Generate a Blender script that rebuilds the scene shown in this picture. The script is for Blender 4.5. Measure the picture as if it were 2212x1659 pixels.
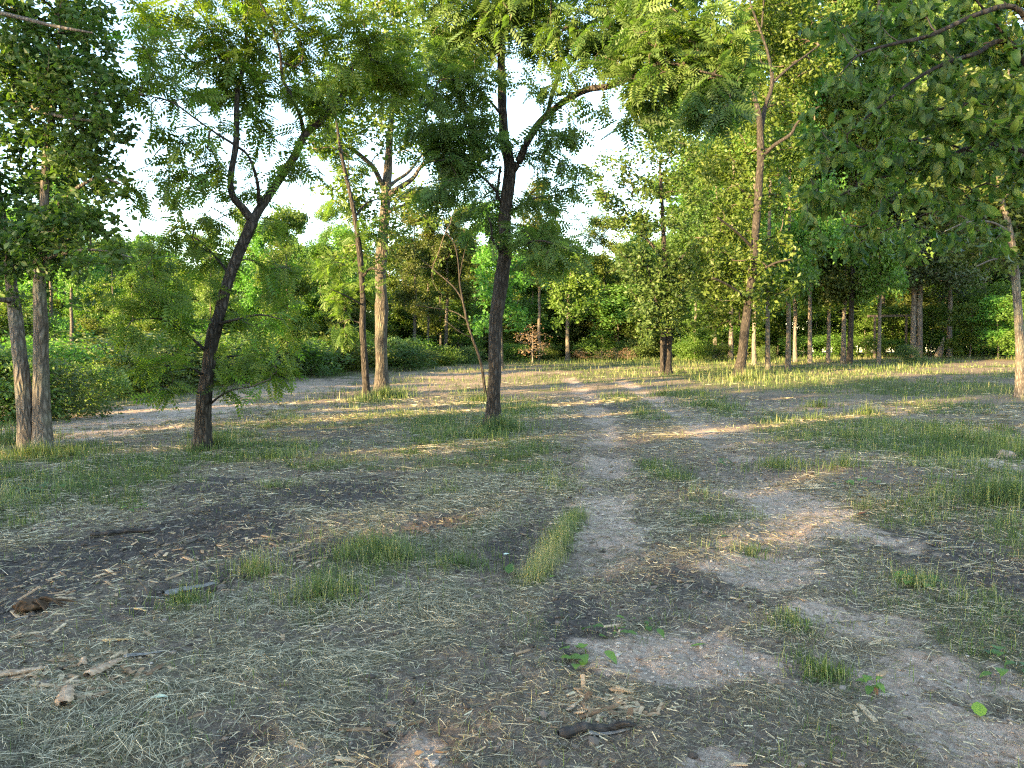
import bpy, math, random
import numpy as np
from mathutils import Matrix, Vector

# ------------------------------------------------------------------ camera, sky, sun, exposure
scene = bpy.context.scene
for o in list(bpy.data.objects):
    bpy.data.objects.remove(o)
C = scene.collection
R = math.radians
CAM_H = 1.6
W0, H0, FPX = 2212.0, 1659.0, 1659.0          # photograph measured at 2212 px wide
PITCH = math.atan((760 - H0 / 2) / FPX)        # horizon at row 760
cam_d = bpy.data.cameras.new('camera'); cam = bpy.data.objects.new('camera', cam_d); C.objects.link(cam)
cam_d.sensor_width = 36; cam_d.lens = 36 * FPX / W0
cam_d.clip_start = 0.05; cam_d.clip_end = 3000
cam.location = (0, 0, CAM_H); cam.rotation_euler = (math.pi / 2 + PITCH, 0, 0)
scene.camera = cam

SUN_DIR = np.array([0.79, 0.61]); SUN_DIR /= np.linalg.norm(SUN_DIR)    # way the light travels
SUN_EL = R(11.5)
world = bpy.data.worlds.new('World'); scene.world = world; world.use_nodes = True
wn = world.node_tree; bg = wn.nodes['Background']
sky = wn.nodes.new('ShaderNodeTexSky'); sky.sky_type = 'NISHITA'; sky.sun_disc = False
sky.sun_elevation = SUN_EL
sky.sun_rotation = math.atan2(-SUN_DIR[0], -SUN_DIR[1])
sky.air_density = 1.0; sky.dust_density = 0.5; sky.ozone_density = 2.0
wn.links.new(sky.outputs[0], bg.inputs[0]); bg.inputs[1].default_value = 0.15
sun_d = bpy.data.lights.new('sun', 'SUN'); sun_d.energy = 5.0; sun_d.angle = R(0.55); sun_d.color = (1.0, 0.77, 0.43)
sun = bpy.data.objects.new('sun', sun_d); C.objects.link(sun)
dv = Vector((SUN_DIR[0] * math.cos(SUN_EL), SUN_DIR[1] * math.cos(SUN_EL), -math.sin(SUN_EL)))
sun.rotation_euler = dv.to_track_quat('-Z', 'Y').to_euler(); sun.location = (-30, -20, 30)
scene.view_settings.view_transform = 'Standard'; scene.view_settings.look = 'None'
scene.view_settings.exposure = 3.1; scene.view_settings.gamma = 1.0
scene.view_settings.use_curve_mapping = False
scene.view_settings.use_white_balance = True      # the camera's own white balance, set for the shade
scene.view_settings.white_balance_temperature = 7700; scene.view_settings.white_balance_tint = 10
scene.render.engine = 'CYCLES'
cy = scene.cycles
cy.max_bounces = 6; cy.diffuse_bounces = 4; cy.glossy_bounces = 2; cy.transmission_bounces = 4
cy.transparent_max_bounces = 4; cy.volume_bounces = 0
cy.caustics_reflective = False; cy.caustics_refractive = False
cy.use_denoising = False; cy.denoiser = 'OPENIMAGEDENOISE'; cy.denoising_input_passes = 'RGB_ALBEDO_NORMAL'; cy.sample_clamp_indirect = 1.0; cy.use_adaptive_sampling = False
cy.filter_width = 1.25

rng = np.random.default_rng(7)
random.seed(7)

# ------------------------------------------------------------------ helpers: noise, ground, pixels
def hsh(ix, iy, iz=0, seed=0):
    n = (np.asarray(ix, np.int64) * 374761393 + np.asarray(iy, np.int64) * 668265263
         + np.asarray(iz, np.int64) * 1274126177 + seed * 97531) & 0xffffffff
    n = ((n ^ (n >> 13)) * 1274126177) & 0xffffffff
    n = ((n ^ (n >> 16)) * 2246822519) & 0xffffffff
    n = n ^ (n >> 15)
    return (n & 0xffffff) / float(0x1000000)

def vn2(x, y, seed=0):
    x = np.asarray(x, float); y = np.asarray(y, float)
    ix = np.floor(x).astype(np.int64); iy = np.floor(y).astype(np.int64)
    fx = x - ix; fy = y - iy
    fx = fx * fx * (3 - 2 * fx); fy = fy * fy * (3 - 2 * fy)
    a = hsh(ix, iy, 0, seed); b = hsh(ix + 1, iy, 0, seed)
    c = hsh(ix, iy + 1, 0, seed); d = hsh(ix + 1, iy + 1, 0, seed)
    return (a * (1 - fx) + b * fx) * (1 - fy) + (c * (1 - fx) + d * fx) * fy

def fbm(x, y, oct=3, seed=0):
    s = 0; a = 0.5; t = 0
    for k in range(oct):
        s = s + a * vn2(x * 2 ** k, y * 2 ** k, seed + k * 17); t += a; a *= 0.5
    return s / t

def ss(a, b, x):
    t = np.clip((x - a) / (b - a), 0, 1)
    return t * t * (3 - 2 * t)

def macro(x, y):
    x = np.asarray(x, float); y = np.asarray(y, float)
    h = 0.75 * ss(18, 65, y) + 0.016 * np.clip(x, 0, 45) * ss(8, 35, y)
    h = h + 0.10 * (fbm(x * 0.16 + 5, y * 0.16, 2, 3) - 0.5) * ss(3, 9, np.hypot(x, y))
    h = h + 0.12 * np.exp(-((x - 5.6) / 1.8) ** 2 - ((y - 9.5) / 2.5) ** 2)
    return h

cp, sp = math.cos(PITCH), math.sin(PITCH)
def ray(px, py):
    u = (px - W0 / 2) / FPX; v = (H0 / 2 - py) / FPX
    d = np.array([u, cp - v * sp, sp + v * cp])
    return d / d[1]                                    # scaled to unit depth along +Y
def at(px, py, Y):
    return ray(px, py) * Y + np.array([0, 0, CAM_H])
def gp(px, py):
    """where the line of sight through a photo pixel meets the ground"""
    d = ray(px, py); prev = 0.5; t = 0.5
    while t < 160:
        if CAM_H + d[2] * t < float(macro(d[0] * t, t)):
            lo, hi = prev, t
            for _ in range(18):
                m = (lo + hi) / 2
                if CAM_H + d[2] * m < float(macro(d[0] * m, m)): hi = m
                else: lo = m
            return np.array([d[0] * hi, hi, float(macro(d[0] * hi, hi))])
        prev = t; t *= 1.01
    return np.array([d[0] * t, t, float(macro(d[0] * t, t))])
def on_ground(px, Y):
    x = (px - W0 / 2) / FPX * Y
    return np.array([x, Y, float(macro(x, Y))])

# ------------------------------------------------------------------ helpers: meshes and objects
def build_mesh(name, V, quads=None, tris=None, mat=None, smooth=False, attrs=None):
    me = bpy.data.meshes.new(name)
    V = np.asarray(V, np.float32).reshape(-1, 3)
    q = np.asarray(quads if quads is not None else [], np.int32).reshape(-1, 4)
    t = np.asarray(tris if tris is not None else [], np.int32).reshape(-1, 3)
    me.vertices.add(len(V)); me.vertices.foreach_set('co', V.ravel())
    nl = q.size + t.size
    me.loops.add(nl); me.polygons.add(len(q) + len(t))
    me.loops.foreach_set('vertex_index', np.concatenate([q.ravel(), t.ravel()]).astype(np.int32))
    st = np.concatenate([np.arange(len(q)) * 4, q.size + np.arange(len(t)) * 3]).astype(np.int32)
    me.polygons.foreach_set('loop_start', st)
    me.polygons.foreach_set('use_smooth', np.full(len(q) + len(t), smooth, bool))
    if attrs:
        for k, a in attrs.items():
            a = np.asarray(a, np.float32)
            if a.ndim == 2:
                at_ = me.attributes.new(k, 'FLOAT_COLOR', 'POINT'); at_.data.foreach_set('color', a.ravel())
            else:
                at_ = me.attributes.new(k, 'FLOAT', 'POINT'); at_.data.foreach_set('value', a)
    me.update(calc_edges=True)
    if mat: me.materials.append(mat)
    return me

def link(name, data, parent=None, loc=(0, 0, 0), rotz=0.0, scale=None):
    o = bpy.data.objects.new(name, data); C.objects.link(o)
    o.location = loc; o.rotation_euler = (0, 0, rotz)
    if scale is not None: o.scale = scale
    if parent: o.parent = parent
    return o
def tag(o, label, cat, group=None, kind=None):
    o['label'] = label; o['category'] = cat
    if group: o['group'] = group
    if kind: o['kind'] = kind
    return o
def thing(name, label, cat, loc, rotz=0, group=None, scale=None):
    return tag(link(name, None, None, loc, rotz, scale), label, cat, group)

class Geo:
    """collects quads and tris with a per-vertex tone, to become ONE mesh"""
    def __init__(s): s.V = []; s.Q = []; s.T = []; s.A = []; s.n = 0
    def add(s, V, Q=None, T=None, tone=None):
        V = np.asarray(V, float).reshape(-1, 3)
        if Q is not None and len(Q): s.Q.append(np.asarray(Q, np.int64).reshape(-1, 4) + s.n)
        if T is not None and len(T): s.T.append(np.asarray(T, np.int64).reshape(-1, 3) + s.n)
        s.V.append(V); s.A.append(np.full(len(V), 0.5) if tone is None else np.broadcast_to(np.asarray(tone, float), (len(V),)))
        s.n += len(V)
    def mesh(s, name, mat, smooth=False):
        return build_mesh(name, np.concatenate(s.V), np.concatenate(s.Q) if s.Q else None,
                          np.concatenate(s.T) if s.T else None, mat, smooth, {'tone': np.concatenate(s.A)})

def catmull(P, n_per):
    P = np.asarray(P, float)
    if len(P) < 3:
        t = np.linspace(0, 1, max(2, n_per + 1))[:, None]
        return P[0] * (1 - t) + P[-1] * t
    Q = np.vstack([2 * P[0] - P[1], P, 2 * P[-1] - P[-2]])
    out = []
    for i in range(1, len(Q) - 2):
        t = np.linspace(0, 1, n_per, endpoint=False)[:, None]
        a, b, c, d = Q[i - 1], Q[i], Q[i + 1], Q[i + 2]
        out.append(0.5 * ((2 * b) + (-a + c) * t + (2 * a - 5 * b + 4 * c - d) * t ** 2 + (-a + 3 * b - 3 * c + d) * t ** 3))
    out.append(P[-1:])
    return np.vstack(out)
def resample(P, rad, step):
    """smooth polyline + radii, resampled to even steps"""
    k = 8
    X = catmull(np.column_stack([P, rad]), k)
    seg = np.linalg.norm(np.diff(X[:, :3], axis=0), axis=1); s = np.concatenate([[0], np.cumsum(seg)])
    n = max(2, int(round(s[-1] / step)) + 1)
    u = np.linspace(0, s[-1], n)
    Y = np.column_stack([np.interp(u, s, X[:, j]) for j in range(4)])
    return Y[:, :3], np.maximum(Y[:, 3], 0.002)

def tube(P, r, sides=6, bark=0.0, seed=0, cap=True):
    P = np.asarray(P, float); r = np.asarray(r, float); n = len(P)
    T = np.gradient(P, axis=0); T /= np.linalg.norm(T, axis=1)[:, None] + 1e-9
    ref = np.where(np.abs(T[:, 2:3]) > 0.8, np.array([[1.0, 0, 0]]), np.array([[0, 0, 1.0]]))
    if abs(T[:, 2]).mean() > 0.55: ref = np.tile([[1.0, 0.0, 0.0]], (n, 1))
    U = np.cross(T, ref); U /= np.linalg.norm(U, axis=1)[:, None] + 1e-9
    Wv = np.cross(T, U)
    a = np.linspace(0, 2 * np.pi, sides, endpoint=False)
    rr = np.repeat(r[:, None], sides, 1)
    if bark > 0:
        s = np.concatenate([[0], np.cumsum(np.linalg.norm(np.diff(P, axis=0), axis=1))])
        A, S = np.meshgrid(a, s)
        nx = np.cos(A); ny = np.sin(A)
        f1 = fbm(nx * 5.5 + 9 + S * 0.35, ny * 5.5 + S * 1.3 + 4, 2, seed)
        f2 = vn2(A / (2 * np.pi) * sides / 2.0 + 0.8 * vn2(S * 5, A * 2, seed + 5), S * 4.5, seed + 11)
        lump = fbm(nx * 1.3 + S * 0.8, ny * 1.3 + S * 1.1, 2, seed + 23) - 0.5
        rr = rr * (1 + .10 * np.exp(-np.clip(S, 0, None) / .16) * np.sin(A * 4 + seed) * (sides > 13))
        rr = rr * (1 + bark * (np.abs(f1 - 0.5) * 2 - 0.4) + bark * 1.2 * (f2 - 0.5) + 0.16 * lump)
    V = P[:, None, :] + rr[:, :, None] * (np.cos(a)[None, :, None] * U[:, None, :] + np.sin(a)[None, :, None] * Wv[:, None, :])
    V = V.reshape(-1, 3)
    i = np.arange(n - 1)[:, None] * sides; j = np.arange(sides)[None, :]; j2 = (j + 1) % sides
    Q = np.stack([i + j, i + j2, i + sides + j2, i + sides + j], -1).reshape(-1, 4)
    Tt = None
    if cap:
        V = np.vstack([V, P[-1] + T[-1] * r[-1] * 0.5])
        b = (n - 1) * sides
        Tt = np.stack([b + np.arange(sides), b + (np.arange(sides) + 1) % sides, np.full(sides, len(V) - 1)], -1)
    return V, Q, Tt

# ------------------------------------------------------------------ materials
def nodes_of(name):
    m = bpy.data.materials.new(name); m.use_nodes = True
    nt = m.node_tree
    return m, nt, nt.nodes, nt.links, nt.nodes['Principled BSDF'], nt.nodes['Material Output']
def new(n, t, **kw):
    x = n.new(t)
    for k, v in kw.items(): setattr(x, k, v)
    return x
def ramp(n, l, src, stops):
    r = n.new('ShaderNodeValToRGB'); e = r.color_ramp.elements
    while len(e) > 1: e.remove(e[0])
    e[0].position = stops[0][0]; e[0].color = (*stops[0][1], 1)
    for p, c in stops[1:]:
        k = e.new(p); k.color = (*c, 1)
    l.new(src, r.inputs[0]); return r.outputs[0]
def mixc(n, l, fac, a, b, mode='MIX'):
    m = n.new('ShaderNodeMix'); m.data_type = 'RGBA'; m.blend_type = mode
    for s, v in ((0, fac), (6, a), (7, b)):
        if hasattr(v, 'links'): l.new(v, m.inputs[s])
        elif isinstance(v, (tuple, list)): m.inputs[s].default_value = (*v, 1)
        else: m.inputs[s].default_value = v
    return m.outputs[2]
def mth(n, l, op, a, b=0.0, clamp=False):
    m = n.new('ShaderNodeMath'); m.operation = op; m.use_clamp = clamp
    for s, v in ((0, a), (1, b)):
        if hasattr(v, 'links'): l.new(v, m.inputs[s])
        else: m.inputs[s].default_value = v
    return m.outputs[0]

def leaf_mat(name, c0, c1, trans=0.42, tcol=None, rough=0.5, obj_var=0.10, spec=0.35):
    m, nt, n, l, p, out = nodes_of(name)
    a = new(n, 'ShaderNodeAttribute', attribute_name='tone')
    col = mixc(n, l, a.outputs['Fac'], c0, c1)
    oi = new(n, 'ShaderNodeObjectInfo')
    hs = new(n, 'ShaderNodeHueSaturation')
    l.new(mth(n, l, 'MULTIPLY_ADD', oi.outputs['Random'], obj_var * 0.4), hs.inputs['Hue'])
    hs.inputs['Hue'].links[0].from_node.inputs[2].default_value = 0.5 - obj_var * 0.2
    l.new(mth(n, l, 'MULTIPLY_ADD', oi.outputs['Random'], obj_var * 3), hs.inputs['Value'])
    hs.inputs['Value'].links[0].from_node.inputs[2].default_value = 1.0 - obj_var * 1.5
    l.new(col, hs.inputs['Color'])
    l.new(hs.outputs[0], p.inputs['Base Color']); p.inputs['Roughness'].default_value = rough
    p.inputs['Specular IOR Level'].default_value = spec
    tr = new(n, 'ShaderNodeBsdfTranslucent')
    tc = mixc(n, l, 1.0, hs.outputs[0], tcol or (1.48, 1.70, 0.72), 'MULTIPLY')
    l.new(tc, tr.inputs['Color'])
    mx = new(n, 'ShaderNodeMixShader'); mx.inputs[0].default_value = trans
    l.new(p.outputs[0], mx.inputs[1]); l.new(tr.outputs[0], mx.inputs[2]); l.new(mx.outputs[0], out.inputs[0])
    return m

def bark_mat(name, dark, light, scale=1.0, moss=0.0):
    m, nt, n, l, p, out = nodes_of(name)
    tc = new(n, 'ShaderNodeTexCoord'); mp = new(n, 'ShaderNodeMapping')
    mp.inputs['Scale'].default_value = (20 * scale, 20 * scale, 5.0 * scale)
    l.new(tc.outputs['Object'], mp.inputs[0])
    v = new(n, 'ShaderNodeTexVoronoi', feature='DISTANCE_TO_EDGE'); v.inputs['Scale'].default_value = 1.3
    ns = new(n, 'ShaderNodeTexNoise'); ns.inputs['Scale'].default_value = 1.7; ns.inputs['Detail'].default_value = 6
    l.new(mp.outputs[0], ns.inputs[0])
    wv = mixc(n, l, 0.35, mp.outputs[0], ns.outputs['Color']); l.new(wv, v.inputs[0])
    n2 = new(n, 'ShaderNodeTexNoise'); n2.inputs['Scale'].default_value = 2.2; n2.inputs['Detail'].default_value = 4
    l.new(tc.outputs['Object'], n2.inputs[0])
    e = mth(n, l, 'MULTIPLY', v.outputs['Distance'], 3.0, True)
    f = mth(n, l, 'ADD', mth(n, l, 'MULTIPLY', e, 0.55), mth(n, l, 'MULTIPLY', ns.outputs[0], 0.55))
    mid = tuple((d + g) * 0.45 for d, g in zip(dark, light))
    col = ramp(n, l, f, [(0.18, tuple(c * 0.55 for c in dark)), (0.42, dark), (0.62, mid), (0.9, light)])
    col = mixc(n, l, mth(n, l, 'MULTIPLY', n2.outputs[0], 0.5), col, light)
    if moss:
        mk = ramp(n, l, n2.outputs[0], [(0.5, (0, 0, 0)), (0.7, (moss, moss, moss))])
        col = mixc(n, l, mk, col, (0.16, 0.19, 0.13))
    l.new(col, p.inputs['Base Color']); p.inputs['Roughness'].default_value = 0.9
    p.inputs['Specular IOR Level'].default_value = 0.15
    b = new(n, 'ShaderNodeBump'); b.inputs['Strength'].default_value = 1.0; b.inputs['Distance'].default_value = 0.05
    l.new(f, b.inputs['Height']); l.new(b.outputs[0], p.inputs['Normal'])
    return m

def tone_mat(name, c0, c1, rough=0.8, spec=0.2, trans=0.0, bump=0.0, bscale=60, mid=None):
    """colour runs between two values with the per-piece tone"""
    m, nt, n, l, p, out = nodes_of(name)
    a = new(n, 'ShaderNodeAttribute', attribute_name='tone')
    if mid: col = ramp(n, l, a.outputs['Fac'], [(0, c0), (0.5, mid), (1, c1)])
    else: col = mixc(n, l, a.outputs['Fac'], c0, c1)
    if bump:
        tc = new(n, 'ShaderNodeTexCoord'); ns = new(n, 'ShaderNodeTexNoise'); ns.inputs['Scale'].default_value = bscale
        ns.inputs['Detail'].default_value = 5; l.new(tc.outputs['Object'], ns.inputs[0])
        k = ramp(n, l, ns.outputs[0], [(0.3, (0.55, 0.55, 0.55)), (0.7, (1.25, 1.25, 1.25))])
        col = mixc(n, l, 1.0, col, k, 'MULTIPLY')
        b = new(n, 'ShaderNodeBump'); b.inputs['Strength'].default_value = bump; b.inputs['Distance'].default_value = 0.02
        l.new(ns.outputs[0], b.inputs['Height']); l.new(b.outputs[0], p.inputs['Normal'])
    l.new(col, p.inputs['Base Color']); p.inputs['Roughness'].default_value = rough
    p.inputs['Specular IOR Level'].default_value = spec
    if trans:
        tr = new(n, 'ShaderNodeBsdfTranslucent'); l.new(mixc(n, l, 1.0, col, (1.5, 1.45, 0.8), 'MULTIPLY'), tr.inputs['Color'])
        mx = new(n, 'ShaderNodeMixShader'); mx.inputs[0].default_value = trans
        l.new(p.outputs[0], mx.inputs[1]); l.new(tr.outputs[0], mx.inputs[2]); l.new(mx.outputs[0], out.inputs[0])
    return m

M_WALNUT = leaf_mat('walnut_leaf', (0.048, 0.108, 0.024), (0.130, 0.205, 0.034), 0.52)
M_WALNUT2 = leaf_mat('walnut_leaf_dark', (0.038, 0.088, 0.030), (0.105, 0.160, 0.038), 0.46)
M_OAK = leaf_mat('oak_leaf', (0.030, 0.070, 0.022), (0.085, 0.125, 0.030), 0.40)
M_PALE = leaf_mat('pale_leaf', (0.055, 0.115, 0.026), (0.115, 0.170, 0.034), 0.48)
M_WOOD = leaf_mat('wood_leaf', (0.046, 0.098, 0.028), (0.120, 0.170, 0.036), 0.46, obj_var=0.22)
M_WOODY = leaf_mat('yellow_wood_leaf', (0.050, 0.115, 0.024), (0.100, 0.175, 0.032), 0.45, obj_var=0.18)
M_CEDAR = leaf_mat('cedar_needle', (0.022, 0.045, 0.020), (0.060, 0.075, 0.028), 0.15)
M_BRUSH = leaf_mat('brush_leaf', (0.034, 0.074, 0.026), (0.095, 0.138, 0.038), 0.38, obj_var=0.16)
M_DOGWOOD = leaf_mat('dogwood_leaf', (0.022, 0.058, 0.016), (0.105, 0.155, 0.038), 0.44, rough=0.5, spec=0.28)
M_RUSSET = leaf_mat('russet_leaf', (0.16, 0.085, 0.05), (0.30, 0.19, 0.12), 0.3)
B_DARK = bark_mat('dark_walnut_bark', (0.010, 0.0082, 0.0075), (0.072, 0.062, 0.055))
B_GREY = bark_mat('grey_oak_bark', (0.055, 0.046, 0.039), (0.185, 0.16, 0.138), 0.9, 0.35)
B_KNOB = bark_mat('knobby_oak_bark', (0.040, 0.034, 0.029), (0.125, 0.108, 0.092), 0.9, 0.25)
B_PALE = bark_mat('pale_trunk_bark', (0.075, 0.062, 0.052), (0.24, 0.205, 0.175), 0.8)
B_TWIG = tone_mat('twig_bark', (0.030, 0.024, 0.020), (0.085, 0.070, 0.056), 0.9, 0.1)
B_TWIGP = tone_mat('pale_twig_bark', (0.10, 0.08, 0.062), (0.24, 0.20, 0.16), 0.9, 0.1)

# ------------------------------------------------------------------ leaves
def leaf_frames(D, rng, flat=0.6):
    """leaf axes: a along the leaf, n its normal (mostly upwards), b across"""
    N = len(D)
    a = D / (np.linalg.norm(D, axis=1)[:, None] + 1e-9)
    up = rng.normal(0, 1, (N, 3)) * (1 - flat) + np.array([0, 0, flat])
    b = np.cross(up, a); b /= np.linalg.norm(b, axis=1)[:, None] + 1e-9
    n = np.cross(a, b)
    return a, b, n
def stamp(P, a, b, n, S, tmpl, tone):
    tv, tq, tt = tmpl
    N = len(P); k = len(tv)
    V = P[:, None, :] + S[:, None, None] * (tv[None, :, 0:1] * a[:, None, :] + tv[None, :, 1:2] * b[:, None, :] + tv[None, :, 2:3] * n[:, None, :])
    off = np.arange(N)[:, None, None] * k
    Q = (tq[None] + off).reshape(-1, 4) if len(tq) else None
    T = (tt[None] + off).reshape(-1, 3) if len(tt) else None
    return V.reshape(-1, 3), Q, T, np.repeat(tone, k)
E4 = np.zeros((0, 4), int); E3 = np.zeros((0, 3), int)
T_RHOMB = (np.array([[0, 0, 0], [.45, -.30, .05], [1, 0, -.06], [.5, .30, .05]]), np.array([[0, 1, 2, 3]]), E3)
T_OAKLEAF = (np.array([[0, 0, 0], [.25, -.16, .04], [.55, -.34, .05], [1, 0, -.10], [.6, .32, .05], [.28, .17, .04]]),
             np.array([[0, 1, 2, 3], [0, 3, 4, 5]]), E3)
def walnut_tmpl(pairs=6):
    """one pinnate leaf: a drooping midrib with paired leaflets and a terminal one"""
    V = []; Q = []
    for i in range(pairs):
        t = 0.22 + 0.72 * i / (pairs - 1)
        z = -0.30 * t * t
        L = 0.33 * (1 - 0.75 * abs(t - 0.55) ** 1.5)
        for s in (-1, 1):
            c, si = math.cos(R(62)), math.sin(R(62))
            k = len(V); w = L * 0.20; dz = -0.28 * L
            b0 = np.array([t, 0, z]); d = np.array([c, s * si, 0]); e = np.array([-s * si, c, 0]) * s
            V += [b0, b0 + d * L * .45 + e * w + [0, 0, dz * .3], b0 + d * L + [0, 0, dz], b0 + d * L * .45 - e * w + [0, 0, dz * .3]]
            Q.append([k, k + 1, k + 2, k + 3])
    k = len(V); V += [np.array([.95, 0, -.27]), np.array([1.06, -.04, -.34]), np.array([1.2, 0, -.44]), np.array([1.06, .04, -.34])]; Q.append([k, k + 1, k + 2, k + 3])
    k = len(V); V += [np.array([0, -.008, 0]), np.array([.5, -.006, -.075]), np.array([1, 0, -.30]), np.array([.5, .008, -.075])]; Q.append([k, k + 1, k + 2, k + 3])
    return (np.array(V), np.array(Q), E3)
T_WALNUT = walnut_tmpl()
def dogwood_tmpl():
    """oval leaf, folded along the midrib and arching down"""
    xs = np.array([0, .18, .42, .68, .88, 1.0]); ws = np.array([.01, .13, .20, .165, .075, .0])
    V = []; Q = []
    for i, (x, w) in enumerate(zip(xs, ws)):
        ang = 1.5 * x; X = math.sin(ang) / 1.5; Z = -(1 - math.cos(ang)) / 1.5
        V += [[X, -w, Z + w * .38], [X, 0, Z], [X, w, Z + w * .38]]
        if i:
            k = 3 * i
            Q += [[k - 3, k, k + 1, k - 2], [k - 2, k + 1, k + 2, k - 1]]
    return (np.array(V), np.array(Q), E3)
T_DOGWOOD = dogwood_tmpl()

# ------------------------------------------------------------------ growing trees
class Skel:
    def __init__(s): s.P = []; s.par = []; s.r = []; s.ok = []
    def add_path(s, pts, rad, par=-1, ok_from=0.0):
        last = par
        z0 = pts[0]
        for i, (p, r) in enumerate(zip(pts, rad)):
            s.P.append(np.array(p)); s.par.append(last); s.r.append(r)
            s.ok.append(i / max(1, len(pts) - 1) >= ok_from); last = len(s.P) - 1
        return last
def grow(sk, targets, rng, seg=0.25, up=0.25, tip=0.004, lift=0.0, power=0.48):
    """joins every target point to the nearest fitting branch with a curved twig; returns twig paths"""
    targets = np.asarray(targets)
    n0 = len(sk.P); cap = n0 + int(len(targets) * 40) + 10
    P = np.zeros((cap, 3)); P[:n0] = np.array(sk.P); par = list(sk.par)
    ok = np.zeros(cap, bool); ok[:n0] = sk.ok
    base = np.array(sk.P)[0]
    D0 = np.full(len(targets), 1e9)
    okp = np.array(sk.P)[np.array(sk.ok)]
    for i in range(0, len(okp), 64):
        D0 = np.minimum(D0, np.linalg.norm(targets[:, None] - okp[None, i:i + 64], axis=2).min(1))
    n = n0; chains = []
    for ti in np.argsort(D0):
        t = targets[ti]
        d = np.linalg.norm(P[:n] - t, axis=1)
        d = d + np.where(ok[:n], 0, 1e6) + 0.6 * np.maximum(0, P[:n, 2] - t[2] - lift)
        i = int(np.argmin(d)); p0 = P[i]; L = np.linalg.norm(t - p0)
        if L < 0.04: continue
        k = par[i] if par[i] >= 0 else i
        tan = p0 - P[k]; tan = tan / (np.linalg.norm(tan) + 1e-9)
        mid = p0 + tan * L * 0.28 + (t - p0) * 0.22 + np.array([0, 0, up * L * 0.5]) + rng.normal(0, 0.05 * L, 3)
        m = min(36, max(2, int(math.ceil(L / seg))))
        s = np.linspace(0, 1, m + 1)[1:, None]
        pts = (1 - s) ** 2 * p0 + 2 * s * (1 - s) * mid + s ** 2 * t
        pts[:-1] += rng.normal(0, 0.018 * min(L, 1.5), (m - 1, 3))
        ids = []
        last = i
        for q in pts:
            P[n] = q; par.append(last); ok[n] = True; last = n; ids.append(n); n += 1
        chains.append((i, ids))
    cnt = np.zeros(n); ch = np.zeros(n)
    for i0, ids in chains: cnt[ids[-1]] += 1
    for j in range(n - 1, n0 - 1, -1): cnt[par[j]] += cnt[j]
    r = tip * np.maximum(cnt, 1) ** power
    out = []
    for i0, ids in chains:
        pts = np.vstack([P[i0], P[ids]])
        rr = np.concatenate([[r[ids[0]]], r[ids]]); rr[-1] *= 0.6
        out.append((pts, rr))
    return out

def twigs_geo(paths, rng, sides_thin=3):
    g = Geo()
    for pts, rr in paths:
        sd = 6 if rr[0] > 0.03 else (4 if rr[0] > 0.012 else sides_thin)
        V, Q, T = tube(pts, rr, sd, cap=False)
        g.add(V, Q, T, np.full(len(V), rng.random()))
    return g

def spread_leaves(paths, per, rng, jit, spread=0.9, frac=0.45, outward=0.9, droop=0.25, size=(0.1, 0.15)):
    """leaf anchor points and directions along the outer part of each twig"""
    Ps = []; Ds = []
    for pts, rr in paths:
        n = len(pts); m = per if isinstance(per, int) else rng.integers(per[0], per[1] + 1)
        L = np.linalg.norm(pts[-1] - pts[0])
        lo = max(0.0, 1 - max(frac, 0.45 / max(L, .2)))
        u = lo + (1 - lo) * rng.random(m) ** 0.7
        x = u * (n - 1); i = np.minimum(x.astype(int), n - 2); f = (x - i)[:, None]
        p = pts[i] * (1 - f) + pts[i + 1] * f
        t = pts[i + 1] - pts[i]; t /= np.linalg.norm(t, axis=1)[:, None] + 1e-9
        Ps.append(p); Ds.append(t * outward)
    P = np.vstack(Ps); D = np.vstack(Ds)
    P = P + rng.normal(0, jit, P.shape)
    D = D + rng.normal(0, spread, D.shape) * np.array([1, 1, 0.5]) + np.array([0, 0, -droop])
    S = rng.uniform(size[0], size[1], len(P))
    return P, D, S

def clump_targets(clumps, rng, k, depth_only=None):
    """clumps: photo x, y, half width, half height, distance -> scattered twig ends in real space"""
    out = []
    for c in clumps:
        px, py, rx, ry, Y = c[:5]; w = c[5] if len(c) > 5 else 1.0
        ctr = at(px, py, Y); hx = rx / FPX * Y; hz = ry / FPX * Y; hy = 0.5 * (hx + hz) * 0.9
        n = max(3, int(round(k * w * math.pi * hx * hz)))
        v = rng.normal(0, 1, (n, 3)); v /= np.linalg.norm(v, axis=1)[:, None]
        v *= (rng.random((n, 1)) ** 0.42)
        out.append(ctr + v * np.array([hx, hy, hz]))
    return np.vstack(out)

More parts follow.
